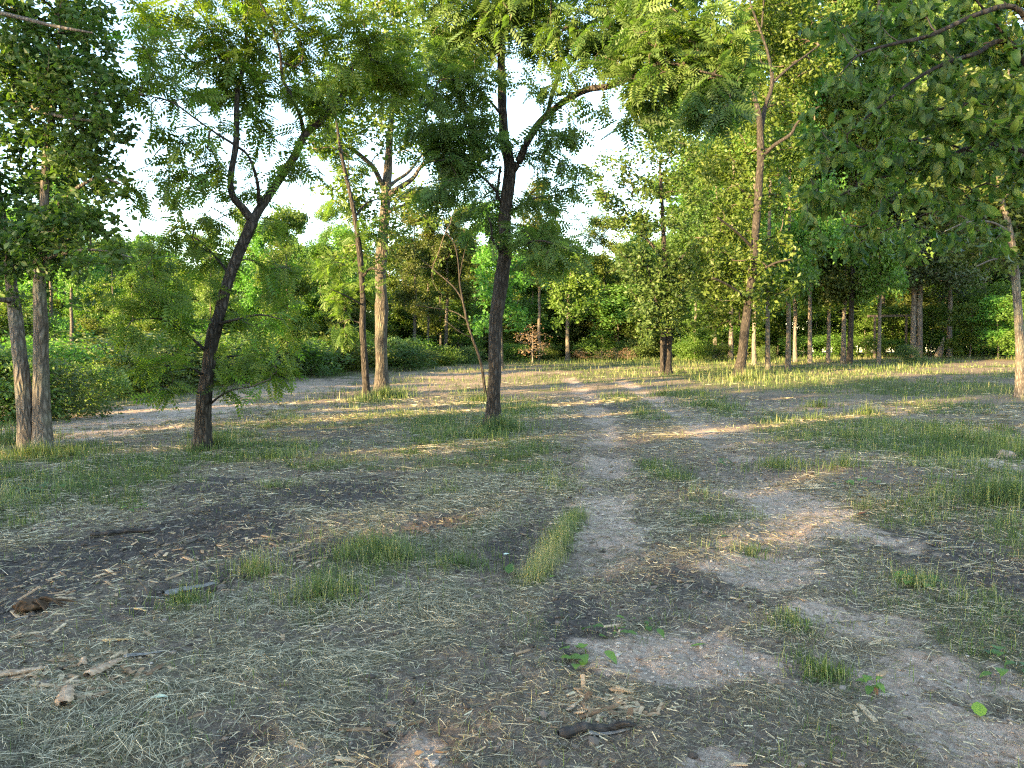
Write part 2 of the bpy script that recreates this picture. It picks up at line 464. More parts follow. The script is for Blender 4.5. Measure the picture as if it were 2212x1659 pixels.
def show_leaves(root, name, P, a, b, n, S, tmpl, tone, mat, base, count=300):
    """the leaves nearest the camera become objects of their own; returns the mask of the rest"""
    Wp = P + base
    dist = np.linalg.norm(Wp - np.array([0, 0, CAM_H]), axis=1)
    Z = Wp[:, 1] * cp + (Wp[:, 2] - CAM_H) * sp
    u = Wp[:, 0] / np.maximum(Z, .01); v = (-(Wp[:, 1]) * sp + (Wp[:, 2] - CAM_H) * cp) / np.maximum(Z, .01)
    vis = (np.abs(u) < 0.655) & (np.abs(v) < 0.49)
    sc = np.where(vis, S / dist, 0)
    idx = np.argsort(-sc)[:count]
    idx = idx[sc[idx] > 0]
    meshes = []
    for t in (0.1, 0.35, 0.6, 0.9):
        meshes.append(build_mesh(name, tmpl[0], tmpl[1], None, mat, False, {'tone': np.full(len(tmpl[0]), t)}))
    for i in idx:
        me = meshes[min(3, int(tone[i] * 4))]
        o = bpy.data.objects.new(name, me); C.objects.link(o); o.parent = root
        s = S[i]
        o.matrix_basis = Matrix(((a[i][0] * s, b[i][0] * s, n[i][0] * s, P[i][0]), (a[i][1] * s, b[i][1] * s, n[i][1] * s, P[i][1]),
                                 (a[i][2] * s, b[i][2] * s, n[i][2] * s, P[i][2]), (0, 0, 0, 1)))
    keep = np.ones(len(P), bool); keep[idx] = False
    return keep

def px_path(pts, Y, step):
    """photo trace (x, y, width, depth offset) -> smooth centre line and radii in metres"""
    P = []; r = []
    for q in pts:
        dy = q[3] if len(q) > 3 else 0.0
        P.append(at(q[0], q[1], Y + dy)); r.append(q[2] / 2 / FPX * (Y + dy))
    return resample(np.array(P), np.array(r), step)

def traced_tree(name, label, base_px, trunks, limbs, clumps, bark, twig, leafm, kind, k, per, size, seed,
                Y=None, extra_targets=None, up=0.2, tip=0.004, individual=0, bark_amp=0.12, step=0.055, sides=30, droop=0.25, airy=(1.0, 1.0), group=None, ok_from=0.35, cat='tree', jit=0.05):
    rg = np.random.default_rng(seed)
    base = gp(*base_px)
    if Y is None: Y = base[1]
    else: base = on_ground(base_px[0], Y)
    root = thing(name, label, cat, tuple(base), 0, group)
    sk = Skel()
    for ti, tr in enumerate(trunks):
        P, r = px_path(tr, Y, step)
        P = P - base
        P[0, 2] = min(P[0, 2], -0.05)
        hgt = np.maximum(P[:, 2], 0)
        r = r * (1 + 0.42 * np.exp(-hgt / 0.15) + .10 * np.exp(-hgt / .5))
        V, Q, T = tube(P, r, sides, bark_amp, seed + ti)
        g = Geo(); g.add(V, Q, T)
        link('trunk', g.mesh('trunk', bark, True), root)
        Pc, rc = px_path(tr, Y, 0.25)
        sk.add_path(Pc - base, rc, -1, ok_from)
    for li, lm in enumerate(limbs):
        P, r = px_path(lm, Y, step); P = P - base
        V, Q, T = tube(P, r, 12 if r[0] > 0.035 else 7, bark_amp * 0.8, seed + 50 + li)
        g = Geo(); g.add(V, Q, T)
        link('limb', g.mesh('limb', bark, True), root)
        Pc, rc = px_path(lm, Y, 0.2)
        sk.add_path(Pc - base, rc, -1, 0.3)
    clumps = [(c[0], c[1], c[2] * airy[0], c[3] * airy[0], c[4], (c[5] if len(c) > 5 else 1.0) * airy[1]) for c in clumps]
    tg = clump_targets(clumps, rg, k) - base
    if extra_targets is not None: tg = np.vstack([tg, extra_targets - base])
    paths = grow(sk, tg, rg, 0.22, up, tip)
    tw = link('branches', twigs_geo(paths, rg).mesh('branches', twig, True), root); tw['kind'] = 'stuff'
    P, D, S = spread_leaves(paths, per, rg, jit, 0.8, 0.5, 0.9, droop, size)
    tmpl = {'walnut': T_WALNUT, 'oak': T_OAKLEAF, 'rhomb': T_RHOMB, 'dogwood': T_DOGWOOD}[kind]
    a, b, n = leaf_frames(D, rg, 0.62 if kind == 'walnut' else 0.5)
    tone = np.clip(rg.normal(0.5, 0.26, len(P)), 0, 1)
    # neighbouring leaves share a tone to some degree
    tone = np.clip(0.5 * tone + 0.5 * fbm(P[:, 0] * 0.9 + 7, P[:, 2] * 0.9 + P[:, 1] * 0.5, 2, seed) * 1.5 - 0.12, 0, 1)
    if individual:
        keep = show_leaves(root, 'leaf', P, a, b, n, S, tmpl, tone, leafm, base, individual)
        P, a, b, n, S, tone = P[keep], a[keep], b[keep], n[keep], S[keep], tone[keep]
    g = Geo(); g.add(*stamp(P, a, b, n, S, tmpl, tone))
    cr = link('crown', g.mesh('crown', leafm), root); cr['kind'] = 'stuff'
    return root
# ------------------------------------------------------------------ the ground: what grows or lies where
def blob(x0, x1, y0, y1, w=1.0):
    """a patch of ground that reaches between these photo columns and rows, as an ellipse in metres"""
    a = gp((x0 + x1) / 2, y1); b = gp((x0 + x1) / 2, y0)
    cy_ = (a[1] + b[1]) / 2; ry = max(abs(b[1] - a[1]) / 2, .15)
    rx = max((x1 - x0) / 2 / FPX * cy_, .12); cx = ((x0 + x1) / 2 - W0 / 2) / FPX * cy_
    return (cx, cy_, rx, ry, w)
def stripe(pts, width, w=1.0):
    return (np.array([gp(*p)[:2] for p in pts]), width, w)
GREEN = [blob(*b) for b in [
    (-120, 430, 985, 1125, 1.0), (-100, 260, 960, 1010, .9), (400, 720, 945, 1010, .75), (870, 1020, 890, 995, .9), (1000, 1140, 885, 970, 1.0), (960, 1220, 940, 1020, .7),
    (770, 880, 838, 890, .9), (680, 1000, 885, 930, .55), (1000, 1070, 848, 880, .8), (1040, 1210, 855, 915, .6),
    (1740, 2300, 895, 1115, 1.25), (1640, 1800, 920, 980, .6), (2090, 2300, 1040, 1110, 1.2), (1440, 1800, 790, 855, .8), (1430, 1560, 838, 872, .8),
    (1500, 1590, 862, 892, .9), (1780, 2300, 822, 862, .8), (1060, 1640, 768, 802, .9), (230, 480, 838, 882, .7), (640, 1000, 800, 815, .5),
    (560, 640, 875, 930, .5), (440, 560, 870, 925, .35), (700, 900, 1150, 1265, .8), (630, 770, 1250, 1345, .95), (500, 590, 1195, 1270, .6), (350, 440, 1280, 1330, .7),
    (1550, 1700, 1170, 1215, .6), (1640, 1790, 1320, 1390, .75), (1730, 1840, 1410, 1520, .8), (1920, 2060, 1230, 1290, .9), (2080, 2300, 1240, 1480, .35),
    (1780, 1980, 1150, 1240, .35), (1090, 1260, 1330, 1400, .25), (60, 420, 1560, 1640, .35), (300, 560, 1380, 1480, .3), (940, 1080, 1180, 1260, .45), (1150, 1280, 1025, 1075, .55),
    (1480, 1660, 1060, 1110, .4), (1330, 1480, 1330, 1420, .35), (1560, 1900, 1560, 1680, .3), (900, 1010, 1030, 1075, .5), (560, 650, 1035, 1075, .4), (690, 1010, 960, 1010, .35)]]
SOIL = [blob(*b) for b in [
    (-150, 330, 1140, 1420, 1.0), (250, 660, 1070, 1300, 1.0), (620, 920, 1025, 1125, .95), (360, 520, 1025, 1075, .9), (440, 640, 1040, 1110, .7), (1170, 1320, 1230, 1500, .75),
    (380, 620, 1540, 1680, .7), (740, 1010, 1540, 1690, .7), (1260, 1640, 1220, 1330, .55), (1180, 1420, 900, 990, .35), (640, 760, 1190, 1240, .8), (1020, 1150, 1150, 1240, .8),
    (1020, 1250, 795, 850, .25), (1880, 2300, 1110, 1330, .7), (600, 860, 905, 960, .5), (1240, 1420, 870, 890, .6), (1500, 1760, 905, 945, .5), (1550, 1900, 850, 890, .4)]]
PALE = [blob(*b) for b in [
    (1270, 1750, 1375, 1510, 1.35), (1420, 1660, 1605, 1710, 1.2), (1240, 1380, 1055, 1195, 1.0), (1590, 1840, 1030, 1200, 1.05), (1530, 1810, 1185, 1275, 1.15), (1740, 2040, 1305, 1425, 1.0),
    (1780, 2250, 1380, 1520, .8), (1930, 2300, 1500, 1690, .7), (90, 500, 862, 962, 1.4), (380, 780, 812, 880, .65), (700, 1300, 788, 850, .45), (1480, 1640, 870, 1010, .4), (1600, 2000, 855, 905, .4),
    (560, 900, 860, 905, .35), (2060, 2240, 985, 1020, .8), (850, 980, 1570, 1690, .7), (560, 700, 1590, 1670, .5), (1480, 1660, 1300, 1360, .35)]]
HAY = [blob(*b) for b in [
    (350, 1110, 1230, 1500, 1.0), (880, 1150, 1060, 1190, .9), (-150, 520, 1380, 1700, 1.0), (560, 1100, 1420, 1680, .7), (650, 1000, 990, 1060, .4), (1380, 1620, 1020, 1320, .35), (1250, 1700, 1480, 1680, .45),
    (1100, 1500, 1230, 1400, .4), (780, 1080, 1130, 1220, .8), (1860, 2300, 1080, 1260, .45), (720, 1250, 1000, 1090, .7), (1200, 1480, 960, 1060, .45), (700, 1300, 880, 1000, .6)]]
STRIP = [stripe([(1248, 1112), (1215, 1165), (1178, 1218), (1138, 1262)], .15, .8)]
TRACKS = [stripe(p, .21) for p in [
    [(-60, 1440), (350, 1290), (680, 1200), (900, 1140), (1100, 1085)], [(120, 1260), (480, 1120), (740, 1047), (920, 1005)],
    [(1000, 1340), (1090, 1195), (1165, 1105), (1200, 1050)], [(1235, 1300), (1275, 1190), (1305, 1110), (1312, 985), (1290, 905), (1262, 850), (1225, 815)],
    [(1630, 1330), (1670, 1230), (1680, 1125), (1610, 1020), (1480, 905), (1400, 855), (1335, 820)]]]

def patches(bl, x, y, rag=0.75, seed=1):
    out = np.zeros(np.shape(x)); nz = 1.5 * (fbm(x * 1.7, y * 1.7, 4, seed) - 0.5) + 0.8 * (fbm(x * 8, y * 8, 2, seed + 3) - 0.5)
    for cx, cy_, rx, ry, w in bl:
        d = np.sqrt(((x - cx) / rx) ** 2 + ((y - cy_) / ry) ** 2) + nz * rag
        out = np.maximum(out, w * (1 - ss(0.45, 1.25, d)))
    return out
def along(poly, x, y):
    """distance to a polyline and length along it"""
    best = np.full(np.shape(x), 1e9); sl = np.zeros(np.shape(x)); acc = 0
    side = np.zeros(np.shape(x))
    P = catmull(poly, 6)
    for a, b in zip(P[:-1], P[1:]):
        ab = b - a; L = np.linalg.norm(ab) + 1e-9
        t = np.clip(((x - a[0]) * ab[0] + (y - a[1]) * ab[1]) / L ** 2, 0, 1)
        dx = x - a[0] - t * ab[0]; dy = y - a[1] - t * ab[1]; d = np.hypot(dx, dy)
        m = d < best
        best = np.where(m, d, best); sl = np.where(m, acc + t * L, sl)
        side = np.where(m, np.sign(dx * ab[1] - dy * ab[0]) * d, side); acc += L
    return best, sl, side
def zones(x, y):
    x = np.asarray(x, float); y = np.asarray(y, float)
    r = np.hypot(x, y)
    soil = patches(SOIL, x, y, .8, 11); pale = patches(PALE, x, y, .95, 12); hay = patches(HAY, x, y, .8, 13); green = patches(GREEN, x, y, .85, 14)
    n = fbm(x * .55 + 3, y * .55, 3, 31)
    green = np.maximum(green, .75 * ss(.56, .70, n) * (1 - soil) * (1 - .6 * pale))
    far = ss(16, 40, y)
    green = np.maximum(green, far * .7 * ss(.36, .56, fbm(x * .3, y * .5, 2, 37)))
    trackm = np.zeros(x.shape); worn = np.zeros(x.shape)
    for q, (poly, w, _) in enumerate(TRACKS):
        d, s, sd = along(poly, x, y); e = ss(0, 1.2, s) * ss(0, 1.2, float(s.max()) - s)
        trackm = np.maximum(trackm, (1 - ss(w * .5, w * 1.7, d)) * e)
        if q > 2: worn = np.maximum(worn, (1 - ss(w * .5, w * 3.0, d + .25 * (fbm(x * 2, y * 2, 2, 83) - .5))) * e)
    n2 = fbm(x * 1.3 + 4, y * 1.3, 3, 81)
    soil = np.maximum(soil, trackm * (1 - worn) * (.15 + .5 * ss(.4, .65, n2)) * (1 - .7 * pale))
    pale = np.maximum(pale, worn * (.30 + .5 * ss(.38, .6, n2)))
    hay = np.maximum(hay, .38) * (1 - .45 * trackm); green = green * (1 - .7 * trackm) * (1 - .6 * worn)
    hay = hay * (1 - .5 * np.clip(soil, 0, 1)) * (1 - .6 * soil * ss(.35, .6, fbm(x * 2.1, y * 2.1, 2, 51) + .1)) * (1 - np.clip(.9 * pale, 0, .9) * ss(.25, .5, fbm(x * 2.7 + 3, y * 2.7, 3, 52)))
    hay = hay * (.30 + .95 * ss(.36, .60, fbm(x * 2.3 + 11, y * 2.3, 3, 55)))
    strip = np.zeros(x.shape)
    for poly, w, ww in STRIP:
        d, s, sd = along(poly, x, y); strip = np.maximum(strip, ww * (1 - ss(w * .55, w * 1.1, d + .10 * (vn2(s * 6, sd * 9, 5) - .5))))
    return dict(soil=soil, pale=pale, hay=hay, green=green * (1 - .3 * np.clip(soil, 0, 1)) * (1 - .8 * np.clip(pale, 0, 1)), strip=strip, track=trackm)
def height(x, y):
    h = macro(x, y)
    r = np.hypot(x, y); nf = 1 - ss(18, 45, r)
    rough = .30 + .9 * fbm(x * .7, y * .7, 2, 60)
    h = h + nf * rough * (.060 * (fbm(x * 1.6, y * 1.6, 3, 61) - .5) + .045 * (fbm(x * 6.5, y * 6.5, 2, 62) - .5) + .022 * (fbm(x * 17, y * 17, 2, 63) - .5))
    h = h + (1 - nf) * .12 * (fbm(x * .9, y * .9, 3, 64) - .5)
    for q, (poly, w, _) in enumerate(TRACKS):
        d, s, sd = along(poly, x, y)
        m = 1 - ss(w * .6, w * 1.6, d); lip = np.exp(-((d - w * 1.45) / .11) ** 2)
        lug = np.sin((s + np.abs(sd) * .35) * 2 * np.pi / .145); lug = np.clip(lug * 1.6, -1, 1)
        tot = float(s.max()); m = m * ss(0, 1.0, s) * ss(0, 1.0, tot - s); lip = lip * ss(0, 1.0, s) * ss(0, 1.0, tot - s)
        worn = ss(.38, .6, fbm(x * 1.1, y * 1.1, 2, 71))
        h = h - m * .022 + lip * .012 * worn + m * lug * (.017 if q < 3 else .006) * worn
    return h

# one sheet: a fan that is fine in front of the viewer and runs to the horizon all round
fa = np.linspace(R(-46), R(46), 390)
ba = np.linspace(R(47), R(313), 42)[1:-1]
ang = np.concatenate([fa, ba]); na = len(ang)
rad = np.concatenate([np.geomspace(.3, 2.0, 18, endpoint=False), np.geomspace(2.0, 15, 400, endpoint=False), np.geomspace(15, 70, 110, endpoint=False), np.geomspace(70, 1500, 30)])
AA, RR = np.meshgrid(ang, rad)
GX = RR * np.sin(AA); GY = RR * np.cos(AA)
GZ = height(GX, GY)
zn = zones(GX, GY)
V = np.stack([GX, GY, GZ], -1).reshape(-1, 3)
nr = len(rad)
i = np.arange(nr - 1)[:, None] * na; j = np.arange(na)[None, :]; j2 = (j + 1) % na
Q = np.stack([i + j, i + na + j, i + na + j2, i + j2], -1).reshape(-1, 4)
V = np.vstack([V, [0, 0, float(height(np.array(0.), np.array(0.)))]])
T = np.stack([np.arange(na), (np.arange(na) + 1) % na, np.full(na, len(V) - 1)], -1)
zc = np.stack([zn['soil'], zn['pale'], np.maximum(zn['green'], zn['strip']), zn['hay']], -1).reshape(-1, 4)
zc = np.vstack([zc, zc[:1]])

def ground_mat():
    m, nt, n, l, p, out = nodes_of('cleared_ground')
    a = new(n, 'ShaderNodeAttribute', attribute_name='zone'); sep = new(n, 'ShaderNodeSeparateColor')
    l.new(a.outputs['Color'], sep.inputs[0])
    tc = new(n, 'ShaderNodeTexCoord')
    def noise(sc, det=5, ro=.6):
        x = new(n, 'ShaderNodeTexNoise'); x.inputs['Scale'].default_value = sc; x.inputs['Detail'].default_value = det; x.inputs['Roughness'].default_value = ro
        l.new(tc.outputs['Object'], x.inputs[0]); return x.outputs[0]
    n1 = noise(3.2); n2 = noise(26, 6, .7); n3 = noise(0.7, 3); n4 = noise(90, 4, .75)
    col = ramp(n, l, n2, [(.28, (.072, .054, .041)), (.5, (.152, .117, .090)), (.72, (.25, .202, .160))])
    soil = ramp(n, l, n2, [(.3, (.030, .0245, .022)), (.52, (.072, .059, .052)), (.75, (.15, .125, .108))])
    pale = ramp(n, l, n2, [(.25, (.165, .115, .088)), (.45, (.30, .222, .175)), (.66, (.45, .36, .295)), (.8, (.60, .53, .46))])
    rust = ramp(n, l, n1, [(.56, (0, 0, 0)), (.72, (.42, .42, .42))])
    pale = mixc(n, l, rust, pale, (.36, .21, .13))
    gr = ramp(n, l, n4, [(.3, (.030, .045, .016)), (.55, (.075, .090, .032)), (.8, (.15, .135, .065))])
    hy = ramp(n, l, n4, [(.3, (.070, .056, .038)), (.5, (.17, .145, .098)), (.75, (.32, .285, .20))])
    def k(src, gain, nz, off):
        return mth(n, l, 'MULTIPLY', mth(n, l, 'ADD', src, mth(n, l, 'MULTIPLY_ADD', nz, 1.0)), gain, True)
    def edge(src, nz, amt=.9):
        x = mth(n, l, 'SUBTRACT', nz, .5); x = mth(n, l, 'MULTIPLY', x, amt); x = mth(n, l, 'ADD', src, x)
        x = mth(n, l, 'SUBTRACT', x, .22); return mth(n, l, 'MULTIPLY', x, 1.9, True)
    col = mixc(n, l, edge(a.outputs['Alpha'], n1), col, hy)
    col = mixc(n, l, edge(sep.outputs[0], n1), col, soil)
    col = mixc(n, l, edge(sep.outputs[1], n1, 1.1), col, pale)
    col = mixc(n, l, mth(n, l, 'MULTIPLY', edge(sep.outputs[2], n1), .85), col, gr)
    spk = ramp(n, l, noise(160, 3, .8), [(.32, (.45, .44, .43)), (.5, (1, 1, 1)), (.72, (1.7, 1.66, 1.55))])
    col = mixc(n, l, .85, col, spk, 'MULTIPLY')
    big = ramp(n, l, n3, [(.3, (.82, .82, .82)), (.7, (1.15, 1.13, 1.1))])
    col = mixc(n, l, 1.0, col, big, 'MULTIPLY')
    l.new(col, p.inputs['Base Color']); p.inputs['Roughness'].default_value = .92; p.inputs['Specular IOR Level'].default_value = .12
    b1 = new(n, 'ShaderNodeBump'); b1.inputs['Strength'].default_value = .8; b1.inputs['Distance'].default_value = .045; l.new(n2, b1.inputs['Height'])
    b2 = new(n, 'ShaderNodeBump'); b2.inputs['Strength'].default_value = .6; b2.inputs['Distance'].default_value = .01; l.new(n4, b2.inputs['Height'])
    l.new(b1.outputs[0], b2.inputs['Normal']); l.new(b2.outputs[0], p.inputs['Normal'])
    return m
ground = link('ground', build_mesh('ground', V, Q, T, ground_mat(), True, {'zone': zc}))
ground['kind'] = 'structure'


# ------------------------------------------------------------------ the trees that stand in the clearing
# twin-trunked oak beside the brush
traced_tree('oak_tree', 'grey oak with two trunks joined at the base beside the leafy brush', (76, 972),
    [[(62, 975, 34), (54, 880, 32), (44, 780, 30), (34, 690, 28, .1), (24, 610, 22, .3), (10, 500, 18, .5), (-10, 380, 14, .6), (-30, 220, 9, .8)],
     [(92, 972, 36, -.1), (90, 880, 33), (89, 780, 31), (88, 690, 28, -.1), (86, 600, 24, -.2), (95, 480, 19, -.3), (100, 340, 15, -.2), (120, 200, 11, -.2), (130, 60, 7, 0)]],
    [[(-40, 130, 11, .8), (-60, 60, 10, -.4), (-30, 25, 9, -1.4), (0, 28, 9, -1.8), (60, 42, 8, -2.2), (120, 57, 7, -2.5), (200, 71, 4, -2.7)], [(-10, 225, 12, .8), (40, 215, 11, .3), (90, 240, 9, -.4), (150, 255, 7, -.9), (215, 262, 5, -1.2)],
     [(95, 480, 12, -.3), (150, 420, 9, -.6), (210, 385, 6, -.8), (270, 400, 3, -1)],
     [(92, 560, 11, -.2), (150, 545, 8, -.8), (215, 540, 5, -1.3), (285, 556, 3, -1.6)],
     [(24, 650, 12, .1), (-30, 640, 9, -.3), (-90, 600, 6, -.8)]],
    [(40, 60, 200, 160, 12.8), (150, 130, 100, 110, 12.0), (60, 230, 190, 90, 12.4), (215, 240, 70, 90, 11.6), (60, 370, 170, 80, 12.8), (190, 350, 75, 70, 12), (60, 480, 140, 60, 12.4),
     (180, 470, 95, 60, 11.6), (210, 555, 60, 30, 11), (120, 540, 90, 45, 12), (20, 560, 90, 60, 12.8, .8), (270, 400, 30, 22, 11.6), (-140, 300, 130, 330, 12.8, .5), (100, -90, 240, 100, 12.5, .5), (170, 640, 60, 30, 13.5, .25), (90, 590, 80, 25, 12.6, .5), (30, 640, 60, 30, 12.4, .3)],
    B_GREY, B_TWIG, M_OAK, 'oak', 42, (16, 26), (.085, .14), 101, airy=(1.1, .85), individual=300, bark_amp=.07, up=.15, jit=.07)

# leaning walnut
traced_tree('walnut_tree', 'leaning dark walnut with a forked trunk, standing nearest the viewer', (437, 970),
    [[(437, 975, 35), (439, 900, 31), (444, 840, 29), (452, 780, 28), (463, 715, 29), (474, 680, 25), (490, 620, 23), (512, 555, 23), (534, 505, 23), (545, 478, 24)]],
    [[(545, 478, 20), (525, 450, 16, -.1), (505, 428, 15, -.2), (498, 400, 14, -.2), (500, 370, 14, -.2), (510, 310, 13, -.1), (511, 250, 12), (513, 190, 11, .1), (525, 150, 9, .2), (532, 90, 7, .3), (525, 20, 5, .4), (515, -60, 3, .5)],
     [(545, 480, 22), (560, 452, 19, .1), (595, 400, 18, .3), (635, 340, 17, .5), (658, 292, 17, .6), (690, 265, 13, .7), (720, 230, 12, .8), (745, 198, 11, .9), (765, 140, 9, 1.1), (800, 100, 7, 1.2), (835, 80, 4, 1.3)],
     [(658, 292, 10, .6), (648, 250, 8, .4), (630, 210, 7, .2), (610, 165, 7, .1), (604, 110, 6, 0), (585, 50, 5, -.2), (560, 0, 4, -.3), (540, -60, 3, -.4)],
     [(560, 450, 9, .1), (558, 410, 8, -.2), (550, 370, 7, -.4), (535, 335, 6, -.5), (510, 315, 6, -.7), (470, 290, 5, -.9), (420, 255, 4, -1.1), (370, 220, 4, -1.2), (310, 205, 2, -1.4)],
     [(690, 264, 7, .7), (735, 212, 6, .9), (770, 190, 5, 1.1), (800, 186, 4, 1.3), (850, 200, 3, 1.5)],
     [(450, 764, 8), (425, 740, 6, -.2), (400, 718, 5, -.4), (370, 702, 4, -.6), (340, 688, 3, -.8), (290, 690, 2, -1)],
     [(441, 813, 6), (420, 798, 5, -.3), (395, 791, 4, -.5), (350, 790, 3, -.7), (300, 800, 2, -.9)],
     [(436, 850, 4), (400, 845, 3, -.4), (365, 840, 2, -.6)],
     [(457, 870, 6), (475, 856, 4, -.2), (500, 843, 3, -.4), (545, 835, 2, -.6)],
     [(470, 700, 8), (510, 690, 5, -.4), (560, 680, 4, -.7), (610, 690, 2, -1)],
     [(455, 775, 6), (500, 770, 4, .5), (560, 765, 3, .8), (610, 780, 2, 1)],
     [(500, 600, 7), (470, 560, 5, .4), (430, 520, 4, .7), (390, 500, 3, 1)]],
    [(420, 70, 150, 80, 12.6, .42), (560, 60, 150, 90, 13, .42), (700, 60, 160, 90, 13.2, .42), (830, 110, 90, 80, 14, .55), (640, 170, 150, 70, 13, .38), (480, 190, 130, 60, 12.8, .45), (360, 180, 90, 60, 11.8, .45), (320, 100, 70, 60, 11.6, .3), (740, 210, 110, 50, 13.6, .45),
     (590, 290, 110, 60, 13, .32), (400, 280, 100, 50, 12, .4), (420, 370, 110, 50, 12.3, .42), (340, 430, 70, 50, 11.8, .36), (480, 440, 60, 40, 13, .35), (640, 380, 60, 40, 13, .3), (420, 520, 100, 50, 12.8, .36), (560, 400, 40, 40, 13.2, .3), (860, 190, 60, 40, 14.2, .4), (560, -70, 260, 60, 13, .4),
     (450, 560, 70, 36, 13.4, .4), (330, 570, 60, 30, 12, .35), (390, 600, 60, 26, 12.4, .4), (585, 600, 60, 40, 13, .45), (600, 670, 50, 26, 12.5, .35),
     (310, 650, 80, 34, 11.8, .8), (370, 690, 55, 26, 12.2, .6), (270, 712, 50, 24, 11.5, .7), (380, 755, 50, 22, 12.2, .6), (305, 790, 65, 22, 11.6, .8), (370, 840, 45, 15, 11.9, 1.1),
     (545, 700, 60, 34, 12.9, .4), (610, 740, 45, 26, 12.4, .4), (525, 780, 50, 26, 13, .6), (590, 805, 50, 24, 12.4, .8), (500, 832, 40, 18, 12.7, .8), (560, 480, 40, 30, 12.8, .25)],
    B_DARK, B_TWIG, M_WALNUT, 'walnut', 40, (5, 8), (.22, .40), 102, individual=300, bark_amp=.16, droop=.5, up=.25)

# walnut in the middle
traced_tree('walnut_tree', 'tall straight dark walnut in the middle of the clearing, fork high above grass tuft', (1064, 920),
    [[(1063, 925, 36), (1066, 870, 29), (1069, 800, 28), (1068, 750, 27), (1070, 700, 28), (1077, 650, 29), (1084, 600, 31), (1092, 545, 27), (1090, 490, 26), (1094, 430, 27), (1101, 380, 27), (1100, 350, 24), (1090, 300, 22), (1086, 240, 19), (1083, 150, 18), (1083, 60, 15), (1084, -40, 12), (1080, -160, 8)]],
    [[(1104, 372, 19), (1120, 350, 17, -.1), (1135, 315, 16, -.2), (1158, 275, 16, -.4), (1184, 247, 15, -.6), (1225, 215, 14, -.9), (1270, 193, 14, -1.2), (1315, 186, 13, -1.5), (1357, 170, 12, -1.8), (1400, 148, 10, -2.1), (1437, 134, 8, -2.4), (1500, 150, 5, -2.8), (1560, 165, 3, -3.1)],
     [(1184, 247, 11, -.6), (1190, 215, 10, -.5), (1203, 170, 10, -.4), (1211, 132, 10, -.3), (1235, 95, 10, -.2), (1268, 55, 9, 0), (1310, 35, 8, .2), (1354, 20, 6, .4), (1420, 10, 4, .6)],
     [(1211, 132, 6, -.3), (1200, 90, 5, -.8), (1190, 30, 4, -1.2), (1195, -30, 3, -1.5)],
     [(1085, 548, 8), (1075, 535, 7, -.2), (1063, 515, 6, -.3), (1062, 495, 5, -.4), (1056, 470, 4, -.6)],
     [(1086, 440, 8), (1076, 425, 7, -.2), (1068, 408, 6, -.3), (1044, 384, 5, -.6), (1015, 360, 4, -.9), (984, 343, 4, -1.2), (930, 350, 2, -1.6)],
     [(1081, 360, 7), (1077, 390, 6, -.1), (1074, 430, 5, -.2)],
     [(1093, 540, 7), (1125, 530, 5, -.6), (1170, 520, 4, -1.1), (1230, 540, 2, -1.6)],
     [(1092, 470, 7), (1130, 440, 5, .5), (1170, 425, 4, .9), (1215, 430, 2, 1.3)],
     [(1085, 250, 7), (1050, 210, 5, -.5), (1010, 180, 4, -1), (960, 170, 3, -1.4)],
     [(1083, 120, 7), (1045, 80, 5, .4), (1000, 50, 4, .8), (960, 20, 3, 1.2)]],
    [(1000, 50, 110, 70, 16.5, 1.0), (1130, 40, 90, 60, 16, .9), (1250, 90, 80, 60, 15.6, .7), (1380, 60, 110, 60, 15.4, 1.2), (1480, 90, 110, 70, 14.4, 1.0), (1560, 130, 70, 60, 14, 1.2), (1440, 170, 90, 40, 14.4, .8), (1340, 130, 80, 35, 15, .6),
     (1540, 220, 60, 45, 13.8, .7), (1380, 230, 70, 40, 14.6, .5), (990, 160, 90, 45, 15.6, .8), (930, 250, 70, 40, 15.4, .7), (1010, 270, 70, 40, 16, .9), (960, 330, 70, 35, 15.6, .8), (1020, 350, 60, 40, 16, .7), (1180, 180, 50, 35, 15.4, .5), (1290, 250, 50, 30, 15, .35),
     (1170, 330, 50, 35, 16.6, .6), (1200, 300, 50, 35, 15.6, .45), (1230, 390, 45, 30, 16.2, .6), (960, 410, 60, 35, 15.4, .6), (1030, 440, 45, 30, 17, .45), (1140, 420, 50, 30, 16.6, .4), (1220, 480, 40, 30, 16, .5), (1060, 390, 40, 30, 16.8, .4),
     (1140, 505, 65, 28, 16, .6), (1205, 540, 60, 30, 15.6, .65), (1160, 575, 40, 18, 15.6, .4), (1040, 490, 40, 26, 17, .45), (1090, -60, 200, 60, 16, .6), (1420, -60, 160, 60, 15, .6)],
    B_DARK, B_TWIG, M_WALNUT2, 'walnut', 44, (5, 8), (.26, .46), 103, airy=(1.25, .68), individual=300, bark_amp=.17, droop=.55, up=.25, ok_from=.45)

